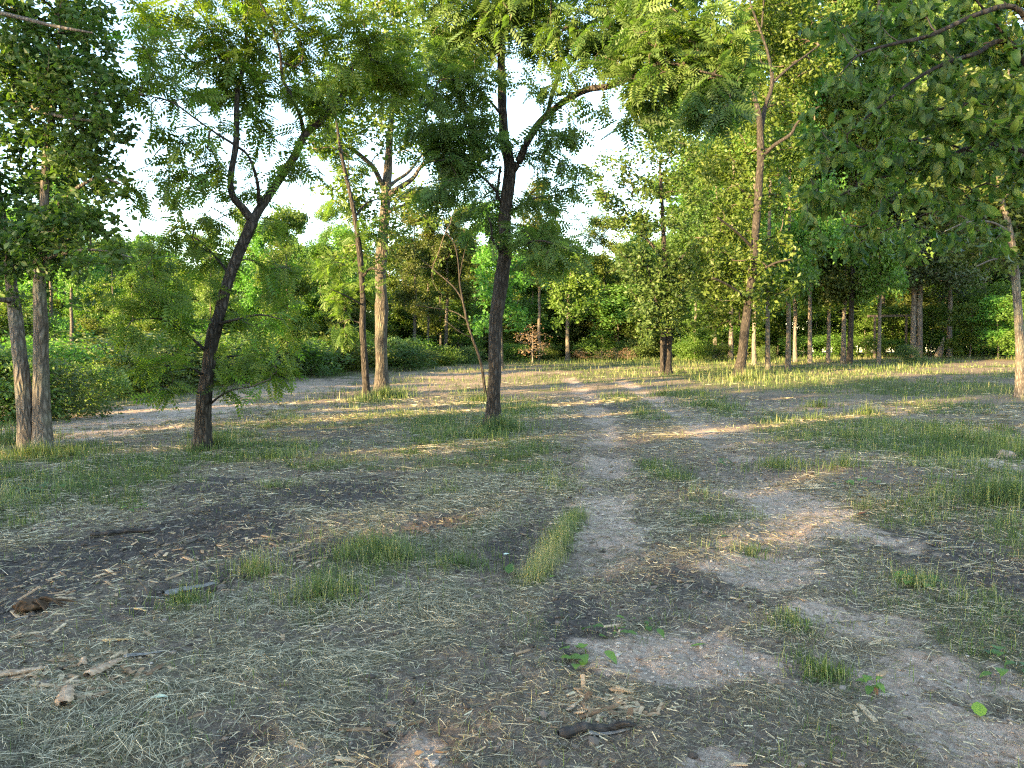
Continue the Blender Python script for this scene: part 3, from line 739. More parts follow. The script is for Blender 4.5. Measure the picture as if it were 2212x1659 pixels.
# grey pair
traced_tree('oak_tree', 'thick grey knobby oak trunk beside a slimmer tree in the clearing', (826, 850),
    [[(826, 855, 34), (825, 800, 27), (823, 740, 26), (824, 700, 27), (824, 660, 30), (824, 640, 25), (822, 590, 23), (824, 550, 26), (828, 500, 22), (831, 460, 23), (835, 400, 21), (840, 330, 16), (843, 280, 13), (848, 220, 11), (855, 120, 8), (850, 30, 5)]],
    [[(829, 410, 12), (812, 370, 11, -.4), (795, 350, 10, -.7), (760, 322, 9, -1.2), (735, 310, 8, -1.6), (690, 290, 4, -2)],
     [(838, 405, 9), (856, 390, 8, .5), (880, 374, 7, .9), (900, 350, 5, 1.2), (930, 310, 3, 1.6)],
     [(842, 420, 14), (868, 402, 12, -.6), (892, 385, 10, -1), (915, 355, 7, -1.4), (960, 340, 4, -2)],
     [(836, 460, 7), (880, 440, 5, -.8), (930, 435, 4, -1.4), (975, 445, 2, -2)],
     [(848, 220, 7, 0), (900, 215, 6, .5), (940, 195, 6, .7), (985, 175, 5, 1), (1040, 150, 3, 1.2)]],
    [(840, 300, 60, 40, 26.5, .5), (900, 300, 60, 40, 27, .55), (790, 250, 80, 50, 26, .6), (880, 210, 80, 50, 27, .7), (850, 120, 110, 60, 27, .9), (960, 140, 80, 60, 28, .9), (740, 400, 60, 40, 25.5, .5), (900, 430, 60, 40, 26, .5), (800, 450, 60, 50, 26.4, .7),
     (860, 500, 50, 40, 27, .6), (750, 530, 50, 40, 26, .5), (700, 330, 50, 30, 25, .4), (960, 350, 50, 30, 25, .4), (850, 20, 130, 60, 27, .8), (930, 480, 40, 25, 25.4, .4), (820, 560, 30, 20, 26.6, .5)],
    B_KNOB, B_TWIGP, M_PALE, 'rhomb', 15, (20, 30), (.12, .21), 104, bark_amp=.08, step=.1, jit=.16, up=.2, tip=.006)
traced_tree('walnut_tree', 'slim straight walnut with dark lower trunk, close by the thick knobby oak', (792, 862),
    [[(793, 868, 18), (790, 820, 15), (786, 760, 14), (783, 700, 13), (784, 650, 12), (780, 580, 12), (775, 530, 12), (768, 480, 11), (757, 420, 9), (745, 370, 8), (735, 320, 7), (728, 270, 5), (720, 200, 4)]],
    [[(783, 600, 6), (800, 580, 5, -.2), (822, 585, 4, -.3)], [(784, 660, 4), (750, 640, 3, -.6), (715, 625, 2, -1)], [(782, 700, 4), (755, 690, 3, .5), (730, 700, 2, 1)], [(765, 470, 5), (790, 440, 4, .5), (815, 430, 3, 1)]],
    [(735, 640, 45, 35, 25, .8), (745, 720, 40, 30, 25.5, .7), (790, 610, 35, 30, 25, .6), (720, 570, 40, 30, 25.5, .4), (740, 450, 45, 35, 25.5, .5), (790, 500, 40, 40, 25, .5), (720, 290, 60, 50, 25.6, .6), (760, 350, 50, 40, 26, .4), (700, 210, 60, 50, 26, .6), (760, 170, 60, 50, 26.5, .6)],
    B_DARK, B_TWIG, M_PALE, 'walnut', 22, (5, 8), (.32, .5), 105, bark_amp=.12, step=.1, up=.2, tip=.005)
# bare leaning sapling
traced_tree('sapling', 'thin leaning sapling, nearly bare, behind the middle walnut', (1049, 858),
    [[(1050, 862, 7), (1042, 800, 6), (1033, 765, 6), (1020, 730, 5.5), (1008, 690, 5), (1000, 650, 4.4), (993, 610, 3.6), (989, 560, 3), (978, 520, 3), (950, 490, 2)]],
    [[(1000, 650, 4), (980, 620, 3, .3), (940, 585, 2.5, .6), (910, 560, 2, .8)], [(993, 600, 3), (1000, 560, 2.5, -.3), (1010, 520, 2, -.5)], [(1020, 730, 2.5), (990, 715, 2, -.3), (960, 690, 2, -.5)], [(1008, 690, 3), (975, 672, 2.4, .4), (900, 660, 2, .8)]],
    [(935, 560, 50, 40, 20.5, .25), (990, 520, 50, 40, 20, .3), (950, 480, 40, 30, 20.5, .25), (960, 640, 40, 40, 20.5, .12)],
    B_DARK, B_TWIG, M_PALE, 'rhomb', 9, (3, 6), (.07, .13), 106, bark_amp=.05, step=.1, sides=10, jit=.08, tip=.004)
# yellow-green oak behind the middle walnut
traced_tree('oak_tree', 'yellow-green leafy oak, its trunk showing just behind the middle walnut', (1083, 800),
    [[(1083, 803, 9), (1083, 760, 8), (1082, 700, 7), (1080, 620, 6), (1078, 540, 5), (1076, 470, 3)]], [],
    [(1050, 560, 45, 40, 44, 1), (1060, 630, 40, 35, 44, 1), (1070, 500, 40, 40, 44, 1), (1045, 690, 30, 35, 44, 1), (1110, 600, 45, 50, 44.5, 1), (1120, 530, 40, 40, 44.5, .9), (1110, 680, 35, 30, 44.5, .9), (1080, 450, 30, 30, 44, .7)],
    B_GREY, B_TWIG, M_WOODY, 'rhomb', 5, (26, 38), (.17, .28), 107, bark_amp=.05, step=.2, sides=12, jit=.22, tip=.008, ok_from=.2)
# small round-topped oak at the far edge
traced_tree('oak_tree', 'small sunlit oak with a neat pale crown at the far edge of the clearing', (1227, 780),
    [[(1227, 783, 11), (1226, 740, 9), (1226, 700, 8), (1228, 650, 6), (1232, 600, 4), (1234, 560, 3)]], [],
    [(1225, 600, 40, 35, 61, 1), (1205, 640, 32, 28, 61, 1), (1255, 630, 35, 35, 61, 1), (1230, 670, 35, 28, 61, 1), (1235, 555, 28, 28, 61, .9), (1275, 600, 22, 22, 61, .6), (1185, 600, 18, 18, 61, .5), (1205, 700, 14, 10, 61, .8)],
    B_GREY, B_TWIG, M_PALE, 'rhomb', 3.2, (30, 44), (.20, .34), 108, bark_amp=.05, step=.25, sides=12, jit=.26, tip=.01, ok_from=.2)
# dense oak with two stems
traced_tree('oak_tree', 'dense dark-green oak on two close stems by the grassy far clearing', (1437, 808),
    [[(1439, 812, 24), (1441, 770, 19), (1443, 730, 18), (1444, 690, 16), (1440, 620, 13), (1435, 540, 11), (1430, 440, 8), (1425, 350, 5)], [(1431, 810, 9, -.2), (1430, 760, 8, -.3), (1428, 700, 8, -.3), (1415, 640, 6, -.6), (1400, 580, 4, -1)]],
    [[(1440, 600, 8), (1470, 560, 6, -.5), (1500, 530, 4, -1)], [(1436, 560, 7), (1400, 520, 5, .5), (1360, 490, 3, 1)]],
    [(1400, 640, 55, 45, 38.6, 1), (1460, 640, 50, 50, 38.4, 1), (1430, 570, 70, 50, 39, 1), (1370, 560, 50, 40, 38.5, .9), (1490, 570, 45, 45, 38.6, .8), (1350, 480, 60, 40, 39, .8), (1430, 480, 60, 40, 39, .8), (1300, 430, 50, 30, 38.5, .8), (1390, 400, 60, 40, 39, .9), (1460, 400, 50, 40, 39.4, .7),
     (1330, 350, 50, 30, 39, .7), (1410, 320, 50, 35, 39, .8), (1400, 690, 50, 28, 38, 1), (1460, 695, 40, 25, 38, .9), (1380, 730, 28, 14, 37.6, .7), (1280, 380, 30, 25, 38, .6), (1480, 320, 50, 50, 39.5, .6)],
    B_DARK, B_TWIG, M_OAK, 'rhomb', 6.5, (26, 40), (.15, .27), 109, bark_amp=.08, step=.16, sides=14, jit=.2, tip=.008, ok_from=.25)
# tall one with the sunlit top
traced_tree('walnut_tree', 'tall dark-trunked walnut with a bright yellow sunlit top', (1597, 815),
    [[(1595, 820, 26), (1601, 780, 21), (1606, 740, 20), (1612, 690, 19), (1620, 630, 18), (1628, 560, 17), (1633, 490, 16), (1638, 420, 16), (1643, 340, 16), (1642, 280, 14), (1638, 245, 13), (1628, 205, 8), (1600, 140, 5), (1580, 60, 3)]],
    [[(1642, 300, 10), (1652, 235, 9, .4), (1668, 180, 8, .6), (1660, 120, 6, .8), (1640, 60, 5, 1), (1620, 0, 4, 1.1), (1610, -80, 3, 1.2)],
     [(1668, 180, 6, .6), (1700, 150, 5, .8), (1740, 120, 4, 1.2), (1780, 90, 3, 1.6)], [(1650, 335, 9), (1675, 312, 8, -.4), (1708, 290, 7, -.8), (1725, 262, 5, -1), (1770, 230, 3, -1.6)],
     [(1645, 60, 4, 1), (1650, 0, 3, 1), (1655, -60, 2, 1)], [(1618, 650, 7), (1580, 620, 5, -.8), (1540, 600, 4, -1.4)], [(1630, 540, 7), (1590, 500, 5, -.8), (1550, 470, 4, -1.5)], [(1625, 600, 6), (1670, 570, 5, -.8), (1710, 560, 3, -1.4)]],
    [(1640, 30, 90, 60, 38, 1.1), (1740, 60, 60, 60, 38.6, 1), (1690, 110, 80, 50, 38.6, 1.1), (1600, 110, 60, 50, 38, .9), (1730, 170, 70, 45, 38, 1), (1650, 180, 60, 40, 38, .8), (1790, 130, 50, 40, 38, .8), (1650, -60, 130, 60, 38, .8),
     (1580, 250, 70, 45, 37, .8), (1700, 250, 70, 40, 37.5, .8), (1560, 340, 70, 50, 36.8, .9), (1690, 340, 70, 45, 37, .9), (1610, 400, 70, 45, 36.8, .9), (1540, 440, 60, 40, 36.6, .9), (1700, 430, 60, 40, 37, .9), (1590, 500, 80, 45, 36.6, 1.1), (1530, 560, 60, 45, 36.4, 1.1), (1680, 530, 60, 40, 36.8, .9), (1620, 590, 80, 40, 36.6, 1.2), (1550, 640, 70, 40, 36.4, 1.2), (1670, 630, 60, 40, 36.6, 1), (1530, 690, 50, 28, 36.6, 1), (1600, 680, 60, 28, 36.6, 1), (1625, 560, 40, 40, 35.6, .6), (1640, 430, 40, 40, 35.6, .5), (1612, 640, 40, 30, 35.6, .8), (1640, 330, 35, 35, 36, .4)],
    B_DARK, B_TWIG, M_WOODY, 'rhomb', 5.0, (24, 36), (.16, .28), 110, bark_amp=.1, step=.14, sides=16, jit=.2, tip=.008, ok_from=.2)
# tree at the side of the path, lit on its trunk
traced_tree('maple_tree', 'slender broad-leaved tree with orange light on its trunk beside the grassy bank', (2203, 858),
    [[(2205, 862, 22), (2205, 800, 19), (2203, 740, 18), (2198, 660, 17), (2193, 590, 16), (2186, 530, 15), (2177, 480, 13), (2165, 440, 12), (2158, 400, 10), (2160, 330, 8), (2170, 240, 6), (2180, 150, 4)]],
    [[(2180, 500, 7), (2140, 480, 5, -.6), (2090, 480, 4, -1.1), (2040, 500, 2, -1.6)], [(2190, 570, 6), (2150, 560, 4, -.6), (2110, 575, 3, -1)], [(2165, 430, 7), (2210, 400, 6, .5), (2270, 380, 4, 1)]],
    [(2060, 470, 70, 40, 24, .9), (2130, 430, 80, 50, 24.6, 1), (2200, 470, 60, 60, 24.4, .9), (2120, 540, 60, 30, 24, .7), (2060, 540, 50, 24, 24, .5), (2180, 560, 40, 30, 23.6, .6), (2080, 390, 90, 50, 24.6, 1), (2180, 350, 90, 60, 25, 1), (2260, 450, 60, 100, 24.8, .8), (2080, 290, 110, 60, 25, .9), (2190, 240, 110, 70, 25, .9), (1990, 400, 50, 40, 24, .5), (2260, 300, 80, 90, 25, .7), (2100, 180, 120, 80, 25, .7)],
    B_GREY, B_TWIG, M_OAK, 'oak', 13, (14, 22), (.15, .26), 111, bark_amp=.07, step=.12, sides=16, jit=.14, up=.1, droop=.5, tip=.005)

# dogwood whose boughs hang into view close to the camera; its stem stands outside the view
dog_base = np.array([4.9, 5.4, float(macro(4.9, 5.4))])
def dogwood():
    rg = np.random.default_rng(120)
    root = thing('dogwood_tree', 'dark overhanging dogwood boughs with long drooping leaves, closest foliage to the viewer', 'tree', tuple(dog_base))
    sk = Skel()
    stem = np.array([[4.9, 5.4, -.1], [4.85, 5.35, .9], [4.75, 5.4, 1.9], [4.6, 5.35, 2.8], [4.5, 5.3, 3.6], [4.45, 5.2, 4.6], [4.5, 5.2, 5.6]]) + [0, 0, dog_base[2]]
    def put(pts, rr, nm, sides):
        P, r = resample(np.array(pts) - dog_base, np.array(rr), .06)
        g = Geo(); g.add(*tube(P, r, sides, .10, 5)); link(nm, g.mesh(nm, B_DARK, True), root)
        P, r = resample(np.array(pts) - dog_base, np.array(rr), .12); sk.add_path(P, r, -1, .1)
    put(stem, [.10, .085, .075, .065, .05, .035, .02], 'trunk', 14)
    def bough(px, start, r0):
        pts = [np.array(start)] + [at(x, y, Y) for x, y, Y in px]
        put(pts, np.linspace(r0, .004, len(pts)), 'limb', 8)
    bough([(2330, 60, 4.9), (2212, -20, 4.8), (2100, -70, 4.7)], stem[4], .016)
    bough([(2320, 170, 4.8), (2200, 105, 4.6), (2130, 25, 4.5), (2080, -30, 4.4)], stem[4], .016)
    bough([(2300, 120, 4.6), (2200, 20, 4.4), (2120, 28, 4.3), (2008, 77, 4.2), (1930, 95, 4.15), (1858, 117, 4.1), (1815, 160, 4.0)], stem[5], .02)
    bough([(2300, 200, 4.7), (2175, 93, 4.6), (2110, 115, 4.5), (2042, 137, 4.4), (1975, 173, 4.3), (1900, 230, 4.2), (1830, 290, 4.1)], stem[4], .02)
    bough([(2320, 270, 5), (2240, 270, 4.9), (2150, 235, 4.7), (2080, 225, 4.5), (1980, 250, 4.4), (1880, 270, 4.3)], stem[3], .02)
    bough([(2330, 330, 5), (2230, 330, 4.9), (2130, 310, 4.8), (2048, 337, 4.7), (1958, 370, 4.6), (1880, 390, 4.5), (1800, 430, 4.4)], stem[3], .018)
    bough([(2330, 300, 5.4), (2220, 300, 5.6), (2120, 330, 5.7), (2000, 300, 5.6), (1900, 330, 5.5)], stem[3], .018)
    bough([(2300, 60, 5.4), (2180, 10, 5.6), (2060, -20, 5.7), (1900, 0, 5.6)], stem[5], .018)
    tg = clump_targets([(1860, 50, 90, 45, 4.3, .9), (1990, 40, 90, 60, 4.4, 1), (2120, 50, 100, 70, 4.6, 1), (1830, 165, 65, 40, 4.05, .8), (1920, 150, 80, 40, 4.2, .9), (2040, 170, 90, 50, 4.4, 1), (2160, 170, 90, 60, 4.6, 1),
        (1850, 250, 70, 35, 4.15, .8), (1950, 240, 80, 35, 4.3, 1.3), (2060, 250, 90, 40, 4.4, 1.4), (2160, 270, 90, 50, 4.6, 1.3), (1800, 330, 60, 35, 4.3, .9), (1890, 330, 70, 35, 4.4, 1.1), (1990, 330, 80, 40, 4.5, 1.2), (2100, 350, 80, 45, 4.7, 1.1), (2190, 380, 60, 50, 4.9, 1),
        (1780, 420, 55, 40, 4.3, .9), (1860, 400, 60, 40, 4.4, 1), (1940, 420, 60, 30, 4.5, .7), (2040, 420, 60, 30, 4.7, .6), (1740, 470, 35, 22, 4.25, .6), (2100, 100, 140, 90, 5.5, .7), (1950, 60, 140, 70, 5.5, .6), (2120, 280, 110, 110, 5.6, .7), (1960, 350, 110, 70, 5.4, .6), (2280, 200, 80, 250, 5, .7), (2050, -80, 260, 70, 4.8, .7), (1760, 520, 50, 30, 4.6, .5), (1720, 400, 60, 50, 5.2, .5), (1780, 280, 60, 60, 5.2, .45), (1850, 530, 80, 30, 5.4, .5), (1980, 520, 90, 40, 5.8, .6), (2130, 520, 90, 40, 6, .6), (1780, 60, 60, 50, 5.4, .3), (1900, 480, 90, 30, 4.7, .35), (2120, 450, 80, 35, 5, .6)], rg, 190) - dog_base
    paths = grow(sk, tg, rg, .10, .10, .0016, power=.5)
    tw = link('branches', twigs_geo(paths, rg, 3).mesh('branches', B_TWIG, True), root); tw['kind'] = 'stuff'
    P, D, S = spread_leaves(paths, (5, 8), rg, .012, .55, .55, .7, 1.5, (.075, .122))
    a, b, n = leaf_frames(D, rg, .55)
    tone = np.clip(rg.normal(.5, .28, len(P)), 0, 1)
    keep = show_leaves(root, 'leaf', P, a, b, n, S, T_DOGWOOD, tone, M_DOGWOOD, dog_base, 300)
    g = Geo(); g.add(*stamp(P[keep], a[keep], b[keep], n[keep], S[keep], T_DOGWOOD, tone[keep]))
    cr = link('crown', g.mesh('crown', M_DOGWOOD, True), root); cr['kind'] = 'stuff'
dogwood()

# ------------------------------------------------------------------ the wood round the clearing: kinds, then individuals
def proto(kind, h, r, lo, seed, ntarget=330, per=(38, 54), leaf=(.16, .30), trunk_r=.16, mat=M_WOOD, bark=B_GREY, shape='oval', lean=0.0, clumps=30):
    rg = np.random.default_rng(seed)
    sk = Skel()
    zz = np.linspace(0, h * .93, 14)
    wob = np.cumsum(rg.normal(0, .05, (14, 2)), 0) * (h / 14)
    tp = np.column_stack([wob[:, 0] + lean * zz, wob[:, 1], zz]); tp[0, 2] = -.25
    tr = trunk_r * (1 - .86 * (zz / zz[-1]) ** 1.1) * (1 + .35 * np.exp(-np.maximum(zz, 0) / .35))
    P, r_ = resample(tp, tr, .35 if h > 5 else .15)
    g = Geo(); g.add(*tube(P, r_, 10, .07, seed))
    sk.add_path(P, r_, -1, max(.05, lo - .08))
    cs = []
    for q in range(clumps):
        u = rg.random() ** (.85 if shape != 'cone' else 1.3); z = h * (lo + (1 - lo) * u)
        if shape == 'oval': w = math.sqrt(max(.06, 1 - ((u - .42) / .60) ** 2))
        elif shape == 'cone': w = (1 - u) * .95 + .08
        else: w = (.62 + .38 * math.sin(u * 9 + seed)) * math.sqrt(max(.05, 1 - ((u - .38) / .66) ** 2))
        a_ = rg.random() * 6.283; rr = r * w * rg.random() ** .45
        k = int(np.clip(z / h * 13, 0, 13)); cs.append([tp[k, 0] + rr * math.cos(a_), tp[k, 1] + rr * math.sin(a_), z])
    cs = np.array(cs); pick = rg.integers(0, len(cs), ntarget)
    tg = cs[pick] + rg.normal(0, 1, (ntarget, 3)) * np.array([.25, .25, .13 if shape != 'cone' else .08]) * r * (.75 if h > 5 else 1.05)
    tg[:, 2] = np.clip(tg[:, 2], h * lo * .85, h * 1.02)
    paths = grow(sk, tg, rg, .5 if h > 5 else .2, .15 if shape != 'cone' else -.1, .010 if h > 5 else .004)
    P, D, S = spread_leaves(paths, per, rg, .20 * r / 3 + .06, 1.0, .5, .8, .25, leaf)
    a, b, n = leaf_frames(D, rg, .5)
    tone = np.clip(.35 * rg.normal(.5, .3, len(P)) + .65 * (fbm(P[:, 0] * .8 + seed, P[:, 2] * .8 + P[:, 1] * .6, 2, seed) * 1.7 - .35), 0, 1)
    gb = twigs_geo([p for p in paths if p[1][0] > .014 or h <= 5], rg)
    V, Q, T = None, None, None
    gl = Geo(); gl.add(*stamp(P, a, b, n, S, T_RHOMB, tone))
    tm = g.mesh('trunk', bark, True); bm_ = gb.mesh('branches', B_TWIG if bark is not B_PALE else B_TWIGP, True) if gb.n else None
    cm = gl.mesh('crown', mat)
    return dict(name=kind, h=h, trunk=tm, branches=bm_, crown=cm)
def plant(p, label, cat, loc, hgt, wide=1.0, rotz=None, group=None, bark=None, name=None):
    s = hgt / p['h']; rz = random.random() * 6.283 if rotz is None else rotz
    root = thing(name or p['name'], label, cat, tuple(loc), rz, group, (s * wide, s * wide, s))
    t = link('trunk', p['trunk'], root)
    if bark:
        t.material_slots[0].link = 'OBJECT'; t.material_slots[0].material = bark
    if p['branches']:
        b = link('branches', p['branches'], root); b['kind'] = 'stuff'
    c = link('crown', p['crown'], root); c['kind'] = 'stuff'
    return root

TALL = [proto('forest_tree', 18, 3.1, .34, 201, 420, trunk_r=.22), proto('forest_tree', 18, 2.7, .40, 202, 380, trunk_r=.20, shape='wave'), proto('forest_tree', 18, 3.4, .30, 203, 440, trunk_r=.22)]
MID = [proto('forest_tree', 13, 2.7, .22, 211, 360, trunk_r=.16), proto('forest_tree', 13, 2.3, .25, 212, 320, trunk_r=.15, shape='wave'), proto('forest_tree', 13, 2.9, .18, 213, 360, trunk_r=.16, mat=M_WOODY), proto('forest_tree', 13, 1.9, .20, 214, 300, trunk_r=.14, mat=M_WOODY, shape='cone')]
YOUNG = [proto('young_tree', 6, 2.0, .10, 221, 260, (22, 32), (.13, .24), .07, M_WOODY, B_GREY), proto('young_tree', 6, 2.2, .08, 222, 280, (22, 32), (.13, .24), .07, M_WOOD, B_GREY)]
GROVE = [proto('grove_tree', 18, 3.2, .20, 261, 460, trunk_r=.16), proto('grove_tree', 18, 2.9, .17, 262, 440, trunk_r=.15, mat=M_WOODY), proto('grove_tree', 18, 3.4, .22, 263, 460, trunk_r=.165)]
CEDAR = [proto('cedar_tree', 15, 2.8, .24, 231, 620, (44, 60), (.10, .20), .135, M_CEDAR, B_PALE, 'cone', clumps=46)]
SHRUB = [proto('shrub', 2.0, 1.5, .04, 241, 230, (20, 30), (.09, .16), .03, M_BRUSH, B_GREY, clumps=26), proto('shrub', 2.0, 1.7, .03, 242, 240, (20, 30), (.09, .16), .03, M_WOOD, B_GREY, 'wave', clumps=26),
         proto('shrub', 2.0, 1.4, .05, 243, 200, (18, 28), (.08, .15), .03, M_WOODY, B_GREY, clumps=20)]
BARE = proto('bare_bush', 2.2, .9, .25, 251, 160, (2, 4), (.06, .12), .03, M_RUSSET, B_PALE, clumps=24)

def put_tree(p, px, Y, top, label, cat='tree', wide=1.0, group=None, bark=None, name=None):
    b = on_ground(px, Y); hgt = (at(px, top, Y)[2] - b[2])
    return plant(p, label, cat, b, max(1.0, hgt), wide * (p['h'] / hgt) ** .0, None, group, bark, name)

GW = 'trees along the edge of the wood'
for p, px, Y, top, wide, bark, label in [
    (TALL[1], 158, 30, 330, .8, B_GREY, 'slim grey forest tree seen behind the twin-trunked oak and brush'),
    (MID[0], 118, 34, 380, .9, B_GREY, 'reddish-brown forest trunk showing past the twin oak trunks'),
    (MID[2], 290, 44, 585, .8, B_GREY, 'yellow-lit bushy forest tree between the twin oak and the leaning walnut'),
    (MID[1], 232, 52, 560, .9, B_GREY, 'hazy forest tree just past the end of the leafy brush'),
    (MID[2], 385, 48, 600, .85, B_GREY, 'bright yellow-green forest tree behind the leaning walnut leaves'),
    (TALL[0], 458, 42, 480, .6, B_PALE, 'forest tree with a whitish trunk seen behind the leaning walnut stem'),
    (MID[2], 621, 36.5, 435, .75, B_PALE, 'pale-trunked conical tree standing alone on the dirt past the leaning walnut'),
    (MID[0], 545, 62, 560, .9, B_GREY, 'forest tree on the skyline behind the leaning walnut base'),
    (MID[1], 727, 50, 560, .7, B_PALE, 'thin whitish-trunked tree behind the slim walnut of the grey pair'),
    (MID[1], 668, 66, 575, .9, B_GREY, 'low forest tree in the gap beside the conical pale-trunked tree'),
    (TALL[1], 925, 62, 470, .8, B_PALE, 'sunlit pale-trunked forest tree between knobby oak and bare sapling'),
    (MID[0], 953, 66, 510, .9, B_GREY, 'thin grey forest tree just behind the bare sapling top'),
    (MID[2], 875, 70, 520, .9, B_GREY, 'yellowish forest tree above the big round shrub'),
    (TALL[0], 992, 72, 455, .8, B_GREY, 'dark forest tree in the gap between sapling and middle walnut'),
    (TALL[2], 1030, 80, 440, .9, B_GREY, 'tall forest tree rising behind the middle walnut trunk'),
    (MID[0], 1150, 70, 500, .9, B_GREY, 'dark forest tree behind the reddish bare bush'),
    (MID[1], 1190, 80, 540, 1.0, B_GREY, 'shaded forest tree beside the small sunlit oak'),
    (MID[3], 1300, 74, 560, 1.1, B_GREY, 'blue-green conical forest tree past the small sunlit oak'),
    (MID[0], 1345, 78, 540, 1.1, B_GREY, 'broad shaded forest tree behind the russet dry weeds'),
    (TALL[0], 1385, 74, 470, .8, B_PALE, 'forest tree with a lit stem showing beside the two-stemmed oak'),
    (TALL[1], 1500, 66, 420, .9, B_GREY, 'tall forest tree filling the gap past the two-stemmed oak'),
    (TALL[2], 1545, 62, 300, .9, B_GREY, 'dense tall forest tree behind the tall yellow-topped walnut foliage'),
    (MID[2], 250, 46, 500, .8, B_GREY, 'tall sunlit tree in the sky gap between the twin oak and the leaning walnut'),
    (MID[0], 335, 54, 530, .9, B_GREY, 'airy forest tree showing under the lowest walnut boughs'),
    (MID[3], 690, 52, 520, 1.2, B_GREY, 'sunlit tree in the sky gap just past the conical pale-trunked tree'),
    (MID[2], 745, 58, 480, .9, B_GREY, 'sunlit tree behind the slim walnut of the grey pair'),
    (TALL[2], 900, 60, 410, .9, B_GREY, 'tall sunlit tree behind the knobby oak and round shrub'),
    (TALL[0], 965, 64, 380, .9, B_GREY, 'tallest sunlit tree behind the bare sapling'),
    (TALL[1], 1165, 66, 400, 1.0, B_GREY, 'tall tree behind the middle walnut, above the reddish bush'),
    (TALL[2], 1300, 70, 470, 1.0, B_GREY, 'hazy tall tree in the sky gap past the small sunlit oak'),
    (TALL[1], 305, 56, 515, .55, B_PALE, 'thin airy tree standing in the gap past the twin oak, pale stem'),
    (TALL[0], 525, 58, 455, .6, B_PALE, 'tall thin tree rising just past the leaning walnut trunk'),
    (TALL[1], 655, 60, 470, .6, B_PALE, 'tall thin tree just past the pale-trunked conical tree'),
    (TALL[2], 712, 66, 450, .6, B_GREY, 'tall airy tree between the conical tree and the grey pair'),
    (MID[2], 570, 48, 470, .8, B_GREY, 'narrow sunlit tree between leaning walnut and pale-trunked conical tree')]:
    put_tree(p, px, Y, top, label, 'tree', wide, GW, bark)
GR = 'slim trunks in the shady grove'
for p, px, py, top, wide, bark, label in [
    (GROVE[0], 1580, 780, 60, .8, B_PALE, 'bright-lit trunk just before the tall yellow-topped walnut stem'),
    (GROVE[1], 1628, 788, 30, .7, B_PALE, 'half-lit straight trunk right past the tall yellow-topped walnut stem'),
    (GROVE[2], 1657, 799, -60, .65, B_GREY, 'grey grove trunk at the edge of the grass, third from the tall walnut'),
    (GROVE[0], 1702, 797, -40, .7, B_GREY, 'thick orange-lit grove trunk on the grass edge'),
    (GROVE[1], 1717, 783, 0, .7, B_PALE, 'lit grove trunk peeking from behind the thick orange-lit one'),
    (GROVE[2], 1747, 785, 60, .7, B_PALE, 'short-looking lit trunk between the orange-lit trunk and the leaning one'),
    (GROVE[1], 1790, 783, 60, .7, B_PALE, 'pale grove trunk that leans, in front of bright undergrowth'),
    (GROVE[0], 1821, 785, -20, .7, B_PALE, 'pale grove trunk hidden behind the darkest straight trunk'),
    (GROVE[2], 1830, 786, -100, .72, B_DARK, 'darkest straight trunk of the grove, standing among paler ones'),
    (GROVE[1], 1899, 787, -60, .55, B_GREY, 'thin grey trunk between the darkest trunk and the cedar pair'),
    (GROVE[0], 2046, 770, -60, .75, B_PALE, 'brown-barked trunk with a pale stump at its foot')]:
    b = gp(px, py); put_tree(p, px, b[1], top, label, 'tree', wide, GR, bark, 'grove_tree')
# cedar pair
for px, label in ((1965, 'cedar with a pale trunk, its neighbour pressed against it, by the wooden rail'), (1983, 'thicker cedar of the touching pair, dark flat boughs above the rail')):
    put_tree(CEDAR[0], px, 58 if px < 1970 else 57.4, 60, label, 'tree', 1.0, 'cedars by the wooden rail', None)
put_tree(CEDAR[0], 2120, 66, 250, 'dark cedar crown deep in the shady grove behind the broad-leaved tree', 'tree', 1.1, 'cedars by the wooden rail', None)

